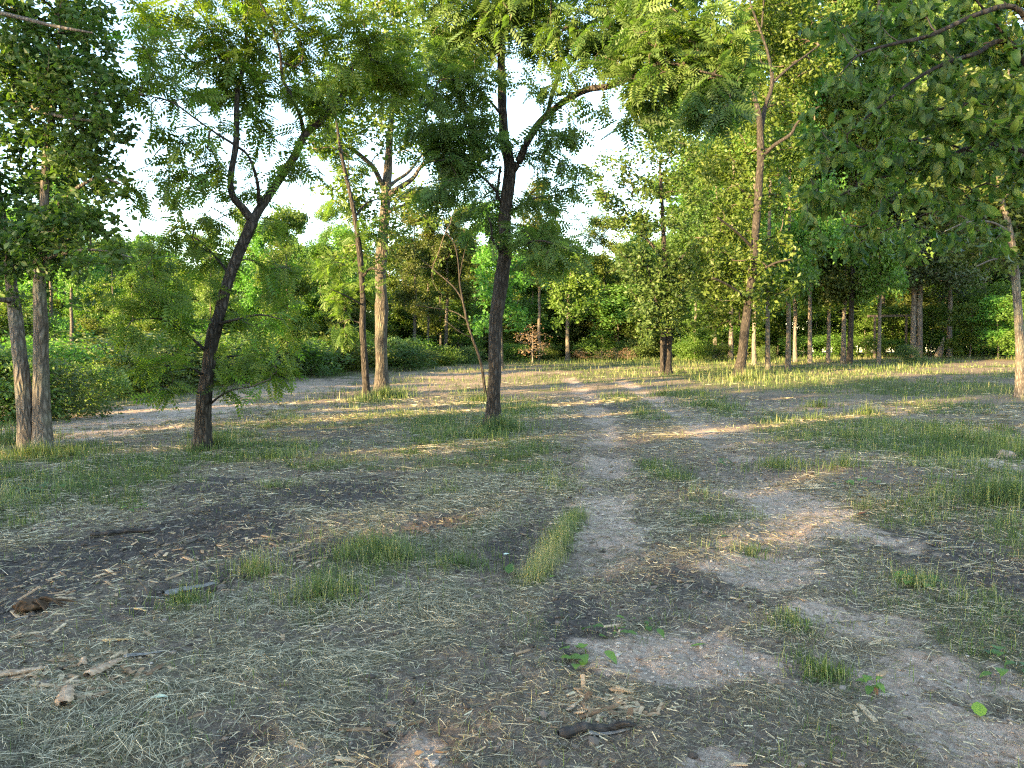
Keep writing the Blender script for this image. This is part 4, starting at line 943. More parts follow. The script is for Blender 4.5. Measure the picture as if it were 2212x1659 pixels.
# young trees and shrubs along the edge
for p, px, Y, top, wide, label in [
    (YOUNG[1], 20, 24, 640, 1.0, 'young leafy tree rising from the brush behind the twin oak'), (YOUNG[0], 330, 40, 690, 1.0, 'yellow-green young tree at the wood edge behind drooping walnut leaves'),
    (YOUNG[0], 440, 44, 700, 1.1, 'bright young tree behind the leaning walnut trunk'), (YOUNG[1], 190, 36, 690, 1.0, 'green young tree in the gap by the slim grey tree'),
    (YOUNG[0], 570, 50, 690, 1.1, 'young tree in the sun behind the pale-trunked conical tree'), (YOUNG[1], 690, 52, 690, 1.0, 'young tree beside the slim walnut of the grey pair'),
    (YOUNG[1], 790, 60, 680, 1.0, 'shaded young tree behind the grey pair'), (YOUNG[0], 1010, 66, 650, 1.0, 'young tree in sun beside the sapling stem'),
    (YOUNG[1], 1330, 70, 660, 1.2, 'dark blue-green young tree behind the dry weeds'), (YOUNG[1], 1260, 72, 670, 1.1, 'dark young tree right behind the small sunlit oak'), (YOUNG[1], 1395, 68, 670, 1.1, 'dark young tree tucked beside the two-stemmed oak'),
    (YOUNG[0], 1500, 58, 690, 1.1, 'fresh green young tree by the foliage of the tall yellow-topped walnut'), (YOUNG[0], 1560, 60, 640, 1.1, 'lit young tree behind the tall yellow-topped walnut'),
    (YOUNG[0], 1680, 66, 640, 1.2, 'lit young tree seen between grey and orange-lit grove trunks'), (YOUNG[0], 1760, 64, 640, 1.2, 'bright young tree behind the leaning grove trunk'), (YOUNG[0], 1865, 64, 670, 1.2, 'bright young tree behind the wooden rail end'),
    (YOUNG[0], 1925, 66, 660, 1.2, 'yellow-lit young tree under the wooden rail'), (YOUNG[1], 2080, 64, 640, 1.3, 'broad-leaved young tree behind the brown-barked trunk'), (YOUNG[1], 2150, 60, 620, 1.3, 'dark young tree behind the orange-lit slender tree'), (YOUNG[1], 2240, 56, 600, 1.3, 'young tree at the far end of the shady grove'), (YOUNG[0], 2095, 54, 655, 1.2, 'sunlit young tree close behind the pale stump and brown-barked trunk'), (YOUNG[0], 2155, 52, 640, 1.2, 'sunlit young tree just before the darkest corner of the grove'), (YOUNG[0], 2215, 50, 630, 1.2, 'sunlit young tree behind the orange-lit slender trunk'), (YOUNG[0], 2010, 60, 660, 1.1, 'sunlit young tree between cedar pair and pale stump')]:
    put_tree(p, px, Y, top, label, 'tree', wide, 'young trees at the wood edge')
for p, px, Y, top, wide, label in [
    (SHRUB[0], -60, 16.5, 770, 1.1, 'dark leafy shrub at the near end of the brush'), (SHRUB[1], 30, 17.5, 775, 1.1, 'leafy shrub seen left of and between the twin oak trunks'), (SHRUB[0], 125, 18.5, 785, 1.0, 'dense shrub bulging out just past the twin oak trunks'),
    (SHRUB[1], 190, 20.5, 800, .95, 'dark shrub at the tip of the brush over the pink dirt'), (SHRUB[2], 90, 22, 740, 1.1, 'paler shrub top showing behind the dense brush'), (SHRUB[0], 220, 25, 800, .9, 'shrub behind the brush tip, by the mown strip'),
    (SHRUB[1], 280, 26.5, 770, 1.2, 'low shrub beyond the mown grass strip'), (SHRUB[0], 350, 28.5, 760, 1.2, 'shrub under the hanging walnut leaves'), (SHRUB[2], 430, 31, 735, 1.3, 'yellow-green shrub behind the leaning walnut trunk'), (SHRUB[0], 510, 34, 745, 1.4, 'dark shrub between leaning walnut and conical tree'),
    (SHRUB[2], 580, 37.5, 735, 1.3, 'sunlit shrub just before the conical tree'), (SHRUB[0], 672, 40.5, 740, 1.4, 'round shrub past the conical tree'), (SHRUB[1], 740, 44, 730, 1.5, 'wide shrub before the grey pair'), (SHRUB[0], 872, 47, 735, 1.2, 'big round shrub beside the knobby oak'),
    (SHRUB[1], 955, 54, 752, 1.6, 'low spreading shrub along the clearing edge'), (SHRUB[0], 1015, 58, 752, 1.3, 'shrub by the sapling stem at the clearing edge'), (SHRUB[2], 1110, 62, 745, 1.3, 'low shrub next to the reddish bare bush'), (SHRUB[1], 1190, 66, 748, 1.3, 'dark low shrub behind the reddish bare bush'),
    (SHRUB[1], 1285, 68, 735, 1.5, 'dark spreading shrub behind the dry weeds'), (SHRUB[0], 1370, 66, 735, 1.5, 'dark shrub before the two-stemmed oak'), (SHRUB[1], 1490, 60, 735, 1.4, 'shrub between two-stemmed oak and tall walnut'), (SHRUB[2], 1555, 56, 745, 1.2, 'low light shrub by the lit trunk near tall walnut'),
    (SHRUB[0], 1655, 52, 765, .8, 'small shrub between the first grove trunks'), (SHRUB[2], 1735, 62, 730, 1.4, 'bright undergrowth shrub behind the orange-lit trunk'), (SHRUB[2], 1800, 62, 725, 1.4, 'bright undergrowth shrub behind the leaning trunk'), (SHRUB[2], 1870, 60, 730, 1.4, 'bright undergrowth shrub by the thin grey trunk'),
    (SHRUB[0], 1965, 48, 748, .95, 'dark shrub heaped at the foot of the cedar pair'), (SHRUB[2], 1935, 60, 735, 1.3, 'light undergrowth shrub beside the cedar pair'), (SHRUB[2], 2015, 62, 725, 1.4, 'lit undergrowth shrub between cedar pair and pale stump'), (SHRUB[1], 2090, 60, 715, 1.5, 'leafy undergrowth behind the brown-barked trunk'), (SHRUB[1], 2160, 58, 715, 1.5, 'leafy undergrowth before the orange-lit slender tree'), (SHRUB[1], 2240, 54, 715, 1.5, 'undergrowth shrub at the end of the grove')]:
    put_tree(p, px, Y, top, label, 'shrub', wide, 'shrubs along the clearing edge')
put_tree(BARE, 1150, 58, 705, 'reddish half-bare bush standing before the dark wood', 'bush', 1.3)
for px, Y, top in ((1300, 60, 762), (1330, 61, 760), (1355, 60, 763), (1255, 62, 760)):
    put_tree(BARE, px, Y, top, 'clump of russet dry weeds at the far edge of the grass', 'weeds', 1.6, 'russet dry weeds', name='dry_weeds')

# trees deeper in the wood: told apart only as a mass
rg = np.random.default_rng(77)
def deep(x0, x1, Y0, Y1, count, tops, label, grp, kinds, wide=(.9, 1.3)):
    for q in range(count):
        px = x0 + (x1 - x0) * (q + rg.random()) / count; Y = rg.uniform(Y0, Y1)
        if kinds is SHRUB: Y = max(27 + (px - 260) * .034, 27) + rg.uniform(1.5, 9)
        put_tree(kinds[q % len(kinds)], px, Y, rg.uniform(*tops), label, 'tree', rg.uniform(*wide), grp)
deep(-250, 780, 66, 120, 44, (505, 605), 'hazy tree deep in the wood behind the leaning walnut', 'deep wood behind the leaning walnut', MID + [TALL[0]], (1.1, 1.6))
deep(-250, 780, 52, 70, 26, (625, 690), 'bushy tree of the lit wood edge behind the leaning walnut', 'wood edge behind the leaning walnut', YOUNG, (1.1, 1.5))
deep(240, 960, 40, 58, 26, (725, 765), 'low shrub in the brush strip along the wood edge', 'brush strip along the wood', SHRUB, (1.6, 2.4))
for q in range(26):
    put_tree(SHRUB[q % 3], 820 + q * 34 + rg.uniform(-14, 14), rg.uniform(74, 98), rg.uniform(718, 742), 'shrub in the shade of the dark wood beyond the clearing', 'shrub', rg.uniform(1.8, 2.6), 'shrubs of the dark wood')
deep(-300, 120, 42, 58, 5, (400, 560), 'shaded tree in the wood behind the twin-trunked oak', 'wood behind the twin oak', [TALL[0], MID[0], TALL[2]])
deep(760, 1600, 85, 130, 36, (500, 590), 'tree deep in the wood beyond the middle of the clearing', 'deep wood beyond the clearing', MID + TALL, (1.1, 1.6))
deep(760, 1600, 68, 84, 26, (620, 690), 'leafy small tree in the dark wood beyond the clearing', 'undergrowth beyond the clearing', YOUNG, (1.2, 1.7))
deep(1430, 2500, 72, 115, 24, (150, 420), 'tree deep in the shady grove', 'deep trees of the grove', GROVE, (1.1, 1.5))
deep(1520, 2500, 68, 96, 44, (560, 690), 'leafy undergrowth tree in the back of the grove', 'undergrowth of the grove', [YOUNG[0], YOUNG[0], YOUNG[1]], (1.3, 1.8))
deep(1800, 2500, 60, 80, 5, (-100, 250), 'tall tree rising in the back of the shady grove', 'tall trees behind the grove', TALL)

# the wood behind and beside the photographer that shades the clearing
for q, (s, t, hgt, wd) in enumerate([(.2, -27, 16, .75), (2.4, -24, 15, .70), (4.6, -29, 17, .72), (6.9, -25, 16, .70), (8.7, -31, 18, .66), (10.9, -27, 17, .68), (13.2, -32, 17, .72), (15.6, -30, 15, .7), (3.4, -34, 17, .6), (7.9, -36, 17, .6), (12.0, -38, 18, .6), (17.8, -34, 15, .6), (20.4, -38, 16, .62), (24.2, -36, 15, .6), (27.6, -40, 14, .6), (31.5, -42, 15, .6)]):
    pos = SUN_DIR * t + np.array([-SUN_DIR[1], SUN_DIR[0]]) * s
    plant(TALL[q % 3], 'tall tree of the wood behind the photographer', 'tree', (pos[0], pos[1], float(macro(*pos))), hgt * .80, wd, q * 1.3, 'wood behind the photographer')
for s, t, hgt, wd in ((5.6, -20.0, 5.3, 1.3), (9.9, -18.0, 5.6, 1.0), (4.9, -16.0, 5.0, .55)):  # unseen small trees, added only to cut streaks of sun on the ground
    pos = SUN_DIR * t + np.array([-SUN_DIR[1], SUN_DIR[0]]) * s
    plant(YOUNG[1], 'unseen small tree added behind the photographer to cut a streak of sun', 'tree', (pos[0], pos[1], float(macro(*pos))), hgt, wd, 0.4, 'added sun blockers behind the photographer')

# ------------------------------------------------------------------ grass, hay and small litter on the ground
def wedge(N, r0, r1, power, rg, half=43):
    """points in the view and a little beyond, density falling with distance"""
    u = rg.random(N); k = 2 - power
    r = (r0 ** k + u * (r1 ** k - r0 ** k)) ** (1 / k)
    a = R(half) * (2 * rg.random(N) - 1)
    return r * np.sin(a), r * np.cos(a)
gz_cache = {}
def hay_blades(N, r0, r1, power, rg, seed):
    x, y = wedge(N, r0, r1, power, rg); z = zones(x, y)
    keep = rg.random(N) < np.clip(z['hay'] * 1.0 - .08, 0.08, 1) * (1 - .75 * np.clip(patches(CHIPS, x, y, .9, 91) * 1.3 - .3, 0, 1)); x, y = x[keep], y[keep]; n = len(x); r = np.hypot(x, y)
    th = rg.random(n) * 6.283
    # raked windrows: neighbours lie roughly the same way
    th = np.where(rg.random(n) < .6, fbm(x * .9, y * .9, 2, seed) * 9 + rg.normal(0, .45, n), th)
    L = rg.uniform(.03, .13, n) * (1 + 1.1 * (rg.random(n) < .12)) * np.clip(r / 5, 1, 3); w = np.maximum(rg.uniform(.0010, .0022, n), r * .00042)
    h0 = height(x, y) + rg.uniform(.0, .018, n) * (1 + z['hay'][keep])
    d = np.stack([np.cos(th), np.sin(th)], -1); s = np.stack([-d[:, 1], d[:, 0]], -1)
    x2, y2 = x + d[:, 0] * L, y + d[:, 1] * L
    h2 = height(x2, y2) + rg.uniform(.0, .035, n)
    mx = x + d[:, 0] * L * .5 + s[:, 0] * L * rg.normal(0, .05, n); my = y + d[:, 1] * L * .5 + s[:, 1] * L * rg.normal(0, .05, n)
    hm = np.maximum((h0 + h2) / 2, height(mx, my)) + rg.uniform(0, .010, n)
    tilt = rg.uniform(-.5, .5, n) * w
    V = np.stack([np.stack([x - s[:, 0] * w / 2, y - s[:, 1] * w / 2, h0 - tilt], -1), np.stack([x + s[:, 0] * w / 2, y + s[:, 1] * w / 2, h0 + tilt], -1),
                  np.stack([mx - s[:, 0] * w / 2, my - s[:, 1] * w / 2, hm - tilt], -1), np.stack([mx + s[:, 0] * w / 2, my + s[:, 1] * w / 2, hm + tilt], -1),
                  np.stack([x2, y2, h2], -1)], 1)
    o = np.arange(n)[:, None] * 5
    Q = o + np.array([[0, 1, 3, 2]]); T = o + np.array([[2, 3, 4]])
    tone = np.clip(rg.normal(.5, .27, n) + .7 * (fbm(x * .8 + 9, y * .8, 2, seed + 4) - .5), 0, 1)
    return V.reshape(-1, 3), Q, T, np.repeat(tone, 5)
def green_blades(x, y, L, w, rg, lean=.5, seed=0, dry=0.0):
    n = len(x); th = rg.random(n) * 6.283 
    th = np.where(rg.random(n) < .45, fbm(x * 1.3, y * 1.3, 2, seed + 8) * 9, th)
    d = np.stack([np.cos(th), np.sin(th)], -1); s = np.stack([-d[:, 1], d[:, 0]], -1)
    ln = np.clip(np.abs(rg.normal(.15, lean, n)), .08, 1.45); h0 = height(x, y) - .006
    up1 = L * .55 * np.cos(ln * .6); f1 = L * .55 * np.sin(ln * .6)
    a2 = np.clip(ln * 1.7, 0, 1.9); up2 = up1 + L * .45 * np.cos(a2); f2 = f1 + L * .45 * np.sin(a2)
    z2 = np.maximum(h0 + up2, h0 + .012)
    V = np.stack([np.stack([x - s[:, 0] * w / 2, y - s[:, 1] * w / 2, h0], -1), np.stack([x + s[:, 0] * w / 2, y + s[:, 1] * w / 2, h0], -1),
                  np.stack([x + d[:, 0] * f1 - s[:, 0] * w * .4, y + d[:, 1] * f1 - s[:, 1] * w * .4, h0 + up1], -1), np.stack([x + d[:, 0] * f1 + s[:, 0] * w * .4, y + d[:, 1] * f1 + s[:, 1] * w * .4, h0 + up1], -1),
                  np.stack([x + d[:, 0] * f2, y + d[:, 1] * f2, z2], -1)], 1)
    o = np.arange(n)[:, None] * 5
    tone = np.clip(dry + rg.normal(.42, .26, n) + .9 * (fbm(x * .7 + 2, y * .7, 2, seed + 3) - .5), 0, 1)
    return V.reshape(-1, 3), o + np.array([[0, 1, 3, 2]]), o + np.array([[2, 3, 4]]), np.repeat(tone, 5)
CHIPS = [blob(*b) for b in [(-60, 330, 1410, 1510, 1.0), (150, 340, 1395, 1460, .8), (1210, 1420, 1500, 1590, .9), (-100, 300, 1230, 1420, .30), (560, 720, 1180, 1260, .45), (100, 200, 1480, 1540, .8), (300, 700, 1130, 1330, .14)]]
M_HAY = tone_mat('cut_hay', (.078, .068, .042), (.54, .475, .345), .65, .22, .12, mid=(.225, .197, .128))
M_GRASS = tone_mat('living_grass', (.040, .070, .024), (.32, .28, .16), .55, .25, .34, mid=(.105, .160, .044))
rg = np.random.default_rng(301)
g = Geo()
g.add(*hay_blades(120000, 1.6, 8, 1.35, rg, 310)); g.add(*hay_blades(70000, 8, 24, 1.6, rg, 311)); g.add(*hay_blades(16000, 24, 55, 1.6, rg, 312))
# short clippings everywhere between the longer stalks
def clippings(N, r0, r1, power, seed):
    x, y = wedge(N, r0, r1, power, rg); z = zones(x, y)
    k = rg.random(N) < np.clip(.6 * z['hay'] + .30 - .25 * z['pale'] - .34 * np.clip(z['soil'], 0, 1), .05, 1); x, y = x[k], y[k]; n = len(x); r = np.hypot(x, y)
    th = rg.random(n) * 6.283; L = rg.uniform(.012, .055, n) * np.clip(r / 4, 1, 4); w = np.maximum(rg.uniform(.0012, .0034, n), r * .0005)
    dx, dy = np.cos(th) * L, np.sin(th) * L; sx, sy = -np.sin(th) * w / 2, np.cos(th) * w / 2
    a = height(x, y) + rg.uniform(.001, .014, n); b = height(x + dx, y + dy) + rg.uniform(.001, .018, n); t = rg.uniform(-.8, .8, n) * w
    V = np.stack([np.stack([x - sx, y - sy, a - t], -1), np.stack([x + sx, y + sy, a + t], -1), np.stack([x + dx + sx * .6, y + dy + sy * .6, b + t], -1), np.stack([x + dx - sx * .6, y + dy - sy * .6, b - t], -1)], 1)
    g.add(V.reshape(-1, 3), np.arange(n)[:, None] * 4 + np.array([[0, 1, 2, 3]]), None, np.repeat(np.clip(rg.normal(.40, .27, n), 0, 1), 4))
clippings(240000, 1.6, 10, 1.3, 315); clippings(60000, 10, 26, 1.5, 316)
link('hay', g.mesh('hay', M_HAY))['kind'] = 'stuff'
g = Geo()
def green_zone(N, r0, r1, power, h, seed, base=.03):
    x, y = wedge(N, r0, r1, power, rg); z = zones(x, y)
    # grass comes in tufts
    tuft = ss(.42, .62, fbm(x * 4.2, y * 4.2, 2, seed)) * .9 + .1 if r1 < 25 else np.ones(N)
    p = np.clip(z['green'] * tuft * 1.25, base * (1 - z['pale']), 1)
    k = rg.random(N) < p; x, y = x[k], y[k]; gd = z['green'][k]; r = np.hypot(x, y)
    L = h * rg.uniform(.25, 1.0, len(x)) ** 1.2 * 1.35 * (.55 + .6 * gd) * (.7 + .7 * fbm(x * .6, y * .6, 2, seed + 1)) * np.clip(r / 16, 1, 1.7)
    g.add(*green_blades(x, y, L, np.maximum(rg.uniform(.0020, .0042, len(x)), r * .00050), rg, 1.05, seed, -.16 * np.clip(gd, 0, 1) + .04))
green_zone(150000, 1.6, 8, 1.2, .13, 320); green_zone(230000, 8, 22, 1.3, .16, 321); green_zone(110000, 22, 75, 1.35, .17, 322)
# the upright strip left between the wheel tracks
for (poly, w, ww), cnt in zip(STRIP, (2400, 0)):
    P = catmull(poly, 10); t = rg.random(cnt) * (len(P) - 1); q = t.astype(int); f = (t - q)[:, None]
    c = P[q] * (1 - f) + P[np.minimum(q + 1, len(P) - 1)] * f + rg.normal(0, w * .40, (cnt, 2))
    g.add(*green_blades(c[:, 0], c[:, 1], rg.uniform(.05, .21, cnt), rg.uniform(.0018, .0034, cnt), rg, .75, 330, .22))
def tuft(px, py, rx, cnt, L, lean=.85):
    lean = max(lean, .9); rx = rx * 1.15
    c = gp(px, py); k = np.minimum(np.abs(rg.standard_t(3, cnt)) * .8, 3.0) * rx; th = rg.random(cnt) * 6.283; x = c[0] + k * np.cos(th) * 1.2; y = c[1] + k * np.sin(th) * .9
    g.add(*green_blades(x, y, rg.uniform(.15, 1.15, cnt) * L, np.maximum(rg.uniform(.0024, .0055, cnt), c[1] * .0006), rg, lean, 340))
for t in [(1085, 930, .32, 1400, .38), (1030, 945, .4, 900, .25), (470, 965, .3, 700, .3), (425, 975, .2, 300, .2), (830, 858, .4, 900, .45), (795, 868, .3, 500, .35), (1615, 822, .5, 700, .6), (80, 985, .35, 900, .28), (20, 960, .5, 700, .5), (155, 985, .4, 600, .22),
          (550, 1235, .14, 420, .22, .35), (800, 1190, .30, 1100, .20, .45), (850, 1210, .2, 600, .2), (690, 1290, .2, 700, .2), (395, 1300, .12, 320, .16), (2150, 1080, .35, 1500, .30, .5), (2200, 1070, .3, 900, .32), (2080, 950, .35, 700, .3), (1990, 1262, .16, 500, .16, .9),
          (1780, 1460, .10, 420, .12), (1715, 1350, .13, 400, .10), (1620, 1195, .16, 350, .12), (1680, 1010, .3, 500, .22), (1820, 1010, .3, 400, .25), (1520, 878, .4, 500, .3), (590, 1050, .12, 200, .14), (1045, 865, .4, 500, .3), (1000, 1220, .16, 350, .15), (600, 985, .3, 500, .18), (1770, 880, .3, 250, .4), (1870, 895, .3, 250, .35), (1430, 855, .4, 300, .3)]:
    tuft(*t)
link('grass', g.mesh('grass', M_GRASS))['kind'] = 'stuff'

def chunk(rg, sub=1):
    """an uneven stone or clod: displaced ball"""
    import bmesh
    bm = bmesh.new(); bmesh.ops.create_icosphere(bm, subdivisions=sub, radius=1)
    V = np.array([v.co[:] for v in bm.verts]); T = np.array([[v.index for v in f.verts] for f in bm.faces]); bm.free()
    V = V * (1 + .22 * (fbm(V[:, 0] * 1.7 + rg.random() * 50, V[:, 1] * 1.7 + V[:, 2] * 1.3, 2, 3) * 2 - 1)[:, None] * 1.6)
    for q in range(3):
        d = rg.normal(0, 1, 3); d /= np.linalg.norm(d); k = V @ d; V = V - np.maximum(k - .72, 0)[:, None] * d
    return V, T
def scatter_bits(N, r0, r1, power, weight, size, flatz, rg, elong=1.0, sub=0):
    x, y = wedge(N, r0, r1, power, rg); z = zones(x, y); k = rg.random(N) < weight(z, x, y)
    x, y = x[k], y[k]; n = len(x); gg = Geo(); z0 = height(x, y)
    tv = [chunk(rg, max(1, sub)) for _ in range(6)] if sub else None
    box = np.array([[-1, -.5, -.5], [1, -.35, -.5], [.9, .5, -.5], [-.8, .4, -.5], [-.9, -.4, .5], [.8, -.3, .4], [.85, .4, .5], [-.95, .35, .4]])
    bq = np.array([[0, 3, 2, 1], [4, 5, 6, 7], [0, 1, 5, 4], [1, 2, 6, 5], [2, 3, 7, 6], [3, 0, 4, 7]])
    for v in range(6):
        m = np.arange(n) % 6 == v; cnt = m.sum()
        if not cnt: continue
        S = size[0] * (size[1] / size[0]) ** (rg.random(cnt) ** 1.8); th = rg.random(cnt) * 6.283
        B = tv[v][0] if sub else box * rg.uniform(.8, 1.2, 3)
        c, s_ = np.cos(th), np.sin(th)
        X = B[None, :, 0] * S[:, None] * elong; Y_ = B[None, :, 1] * S[:, None]; Zz = B[None, :, 2] * S[:, None] * flatz + rg.normal(0, .12, (cnt, 1)) * X
        P = np.stack([x[m][:, None] + X * c[:, None] - Y_ * s_[:, None], y[m][:, None] + X * s_[:, None] + Y_ * c[:, None], z0[m][:, None] + Zz + S[:, None] * flatz * .35], -1)
        o = np.arange(cnt)[:, None, None] * len(B); tone = np.repeat(rg.random(cnt), len(B))
        if sub: gg.add(P, None, (tv[v][1][None] + o), tone * .75)
        else: gg.add(P, (bq[None] + o), None, tone)
    return gg
rg = np.random.default_rng(401)
M_STONE = tone_mat('pale_stone', (.16, .118, .092), (.54, .49, .43), .85, .2, bump=.5, bscale=40, mid=(.29, .235, .195))
M_CLOD = tone_mat('earth_clod', (.040, .032, .028), (.19, .15, .12), .95, .1)
M_CHIP = tone_mat('wood_chip', (.13, .075, .042), (.52, .38, .24), .8, .2, mid=(.32, .20, .115))
gv = scatter_bits(15000, 1.7, 14, 1.4, lambda z, x, y: np.clip(z['pale'] * .8, .015, 1), (.004, .020), .6, rg, 1.2, 1)
link('gravel', gv.mesh('gravel', M_STONE))['kind'] = 'stuff'
gv = scatter_bits(24000, 1.7, 22, 1.4, lambda z, x, y: np.clip(z['soil'] * .75 + .08 - z['pale'], .03, 1), (.006, .030), .6, rg, 1.2, 1)
link('dirt_clods', gv.mesh('dirt_clods', M_CLOD))['kind'] = 'stuff'
# crumbs of earth over all the bare ground
x, y = wedge(30000, 1.7, 13, 1.35, rg); z = zones(x, y); k = rg.random(30000) < np.clip(.75 - .5 * z['hay'] - .3 * z['green'], .08, .8); x, y = x[k], y[k]; n = len(x)
OV = np.array([[1, 0, 0], [0, 1, 0], [-1, 0, 0], [0, -1, 0], [0, 0, 1], [0, 0, -1.0]]); OT = np.array([[0, 1, 4], [1, 2, 4], [2, 3, 4], [3, 0, 4], [1, 0, 5], [2, 1, 5], [3, 2, 5], [0, 3, 5]])
S = .004 * 4.0 ** (rg.random(n) ** 2) * np.clip(np.hypot(x, y) / 5, .8, 2); V = OV[None] * (S[:, None, None] * rg.uniform(.6, 1.3, (n, 6, 3)))
th = rg.random(n) * 6.283; c, s_ = np.cos(th)[:, None], np.sin(th)[:, None]
V = np.stack([x[:, None] + V[:, :, 0] * c - V[:, :, 1] * s_, y[:, None] + V[:, :, 0] * s_ + V[:, :, 1] * c, height(x, y)[:, None] + V[:, :, 2] * .7 + S[:, None] * .3], -1)
g = Geo(); g.add(V.reshape(-1, 3), None, np.arange(n)[:, None, None] * 6 + OT[None], np.repeat(np.clip(rg.random(n) * .7 + .5 * z['pale'][k], 0, 1), 6))
link('earth_crumbs', g.mesh('earth_crumbs', tone_mat('earth_crumb', (.045, .034, .027), (.36, .30, .24), .95, .1, mid=(.13, .102, .080))))['kind'] = 'stuff'
gv = scatter_bits(46000, 1.9, 8, 1.3, lambda z, x, y: np.clip(patches(CHIPS, x, y, .9, 91) * .9, .012, 1), (.006, .036), .20, rg, 2.5, 0)
link('wood_chips', gv.mesh('wood_chips', M_CHIP))['kind'] = 'stuff'

# ------------------------------------------------------------------ single things lying about
rg = np.random.default_rng(501)
def lay(px, py, sink=0.0):
    p = gp(px, py); p[2] = float(height(np.array(p[0]), np.array(p[1]))) - sink; return p
def split_stick(name, label, cat, p0, p1, r0, r1, mat, bend=.06, sides=8, rough=.22, flat=.6, seed=0, lift=.8, knots=0):
    """a weathered stick or split board lying on the ground between two points"""
    a = lay(*p0); b = lay(*p1); n = 16; t = np.linspace(0, 1, n)[:, None]
    P = a * (1 - t) + b * t; L = np.linalg.norm(b - a); s = np.array([-(b - a)[1], (b - a)[0], 0]) / L
    P = P + s * (np.sin(t * 3.3 + seed) * bend * L * .4)
    P[:, 2] = height(P[:, 0], P[:, 1]) + np.linspace(r0, r1, n) * lift
    base = P[0].copy(); root = tag(link(name, None, None, tuple(base)), label, cat)
    r = np.linspace(r0, r1, n) * (1 + .15 * np.sin(np.arange(n) * 1.7 + seed)); r[0] *= .55; r[-1] *= .35
    V, Q, T = tube(P - base, r, sides, rough, seed + 3)
    k = (len(V) - 1) // sides
    cz = np.repeat((P - base)[:, 2], sides); V[:-1, 2] = cz + (V[:-1, 2] - cz) * flat
    g = Geo(); g.add(V, Q, T, np.clip(rg.normal(.5, .2, len(V)), 0, 1)); link('stem' if flat > .7 else 'wood', g.mesh('wood', mat, False), root)
    for q in range(knots):
        i = rg.integers(3, n - 3); d = s * rg.choice([-1, 1]) + np.array([0, 0, .6]) + rg.normal(0, .3, 3)
        c = P[i] - base; pts = np.array([c, c + d * r0 * 2.2, c + d * r0 * 3.5 + np.array([0, 0, -.01])])
        g = Geo(); g.add(*tube(pts, np.array([r0 * .4, r0 * .28, r0 * .1]), 6, .1, q)); link('branch_stub', g.mesh('branch_stub', mat), root)
    return root
M_DEAD = tone_mat('dead_wood', (.040, .033, .028), (.17, .14, .12), .9, .15, bump=.6, bscale=30)
M_CHAR = tone_mat('charred_wood', (.012, .010, .010), (.07, .06, .054), .9, .15, bump=.6, bscale=30)
M_WEATH = tone_mat('weathered_wood', (.085, .078, .072), (.25, .23, .21), .85, .2, bump=.5, bscale=35)
M_SPLIT = tone_mat('split_wood', (.34, .20, .085), (.62, .42, .20), .8, .2, bump=.5, bscale=45)
M_ROT = tone_mat('rotten_wood', (.20, .115, .068), (.50, .36, .25), .85, .15, bump=.7, bscale=45)
M_ROOT = tone_mat('root_wood', (.035, .022, .015), (.11, .070, .045), .95, .1, bump=.7, bscale=25)
split_stick('fallen_branch', 'long dark fallen branch lying along the edge of the grass and dirt', 'branch', (195, 1160), (345, 1150), .034, .024, M_CHAR, seed=1, knots=2)
split_stick('fallen_branch', 'pale thin fallen branch continuing past the long dark one', 'branch', (280, 1150), (385, 1139), .012, .006, M_WEATH, seed=2)
split_stick('wood_scrap', 'short dark piece of wood in the bare dirt below the long branch', 'wood scrap', (395, 1180), (440, 1168), .022, .014, M_DEAD, seed=3)
split_stick('board', 'grey weathered board half buried at the edge of the dirt', 'board', (352, 1290), (470, 1262), .045, .022, M_WEATH, .03, flat=.35, seed=4)
split_stick('wood_splinter', 'flat orange wood splinter on the hay', 'splinter', (222, 1392), (285, 1388), .016, .009, M_SPLIT, .05, flat=.4, seed=5)
split_stick('wood_splinter', 'small orange wood splinter on the dirt edge', 'splinter', (290, 1315), (318, 1320), .010, .006, M_SPLIT, .05, flat=.5, seed=6)
split_stick('board', 'whitish strip of weathered wood in the hay beyond the rotten chips', 'board', (268, 1425), (352, 1409), .020, .008, M_WEATH, .05, flat=.35, seed=7)
split_stick('rotten_log', 'crumbling brown rotten log on the chips, splintered at its end', 'log', (190, 1470), (262, 1430), .035, .020, M_ROT, .05, flat=.55, seed=8, rough=.4)
split_stick('rotten_log', 'brown rotten wood slab at the edge of the frame', 'log', (-30, 1468), (98, 1448), .030, .018, M_ROT, .05, flat=.45, seed=9, rough=.4)
split_stick('wood_scrap', 'upright brown block of rotten wood pointing at the viewer', 'wood scrap', (138, 1535), (146, 1492), .040, .030, M_ROT, .02, flat=.5, seed=10, rough=.35)
split_stick('wood_scrap', 'short reddish wood stub standing beside the rotten log', 'wood scrap', (176, 1440), (182, 1425), .022, .012, M_ROT, .02, flat=.8, seed=11)
split_stick('fallen_branch', 'black charred stick with peeling bark lying nearest the viewer', 'stick', (1205, 1600), (1375, 1582), .024, .015, M_CHAR, .10, flat=.8, lift=1.1, seed=12, knots=2)
split_stick('bark_strip', 'pale bark strip against the black charred stick', 'bark', (1270, 1598), (1360, 1585), .014, .008, M_WEATH, .03, flat=.35, seed=13)
split_stick('wood_splinter', 'pale wood chip the size of a hand among brown chips', 'splinter', (1225, 1545), (1252, 1520), .010, .006, M_ROT, .03, flat=.5, seed=14)
split_stick('wood_splinter', 'thin bleached splinter on the dark soil', 'splinter', (15, 1345), (75, 1325), .008, .005, M_WEATH, .03, flat=.5, seed=15)
split_stick('wood_splinter', 'small bleached splinter lying on bare dirt beside grass clump', 'splinter', (508, 1278), (530, 1270), .010, .006, M_WEATH, .03, flat=.5, seed=16)
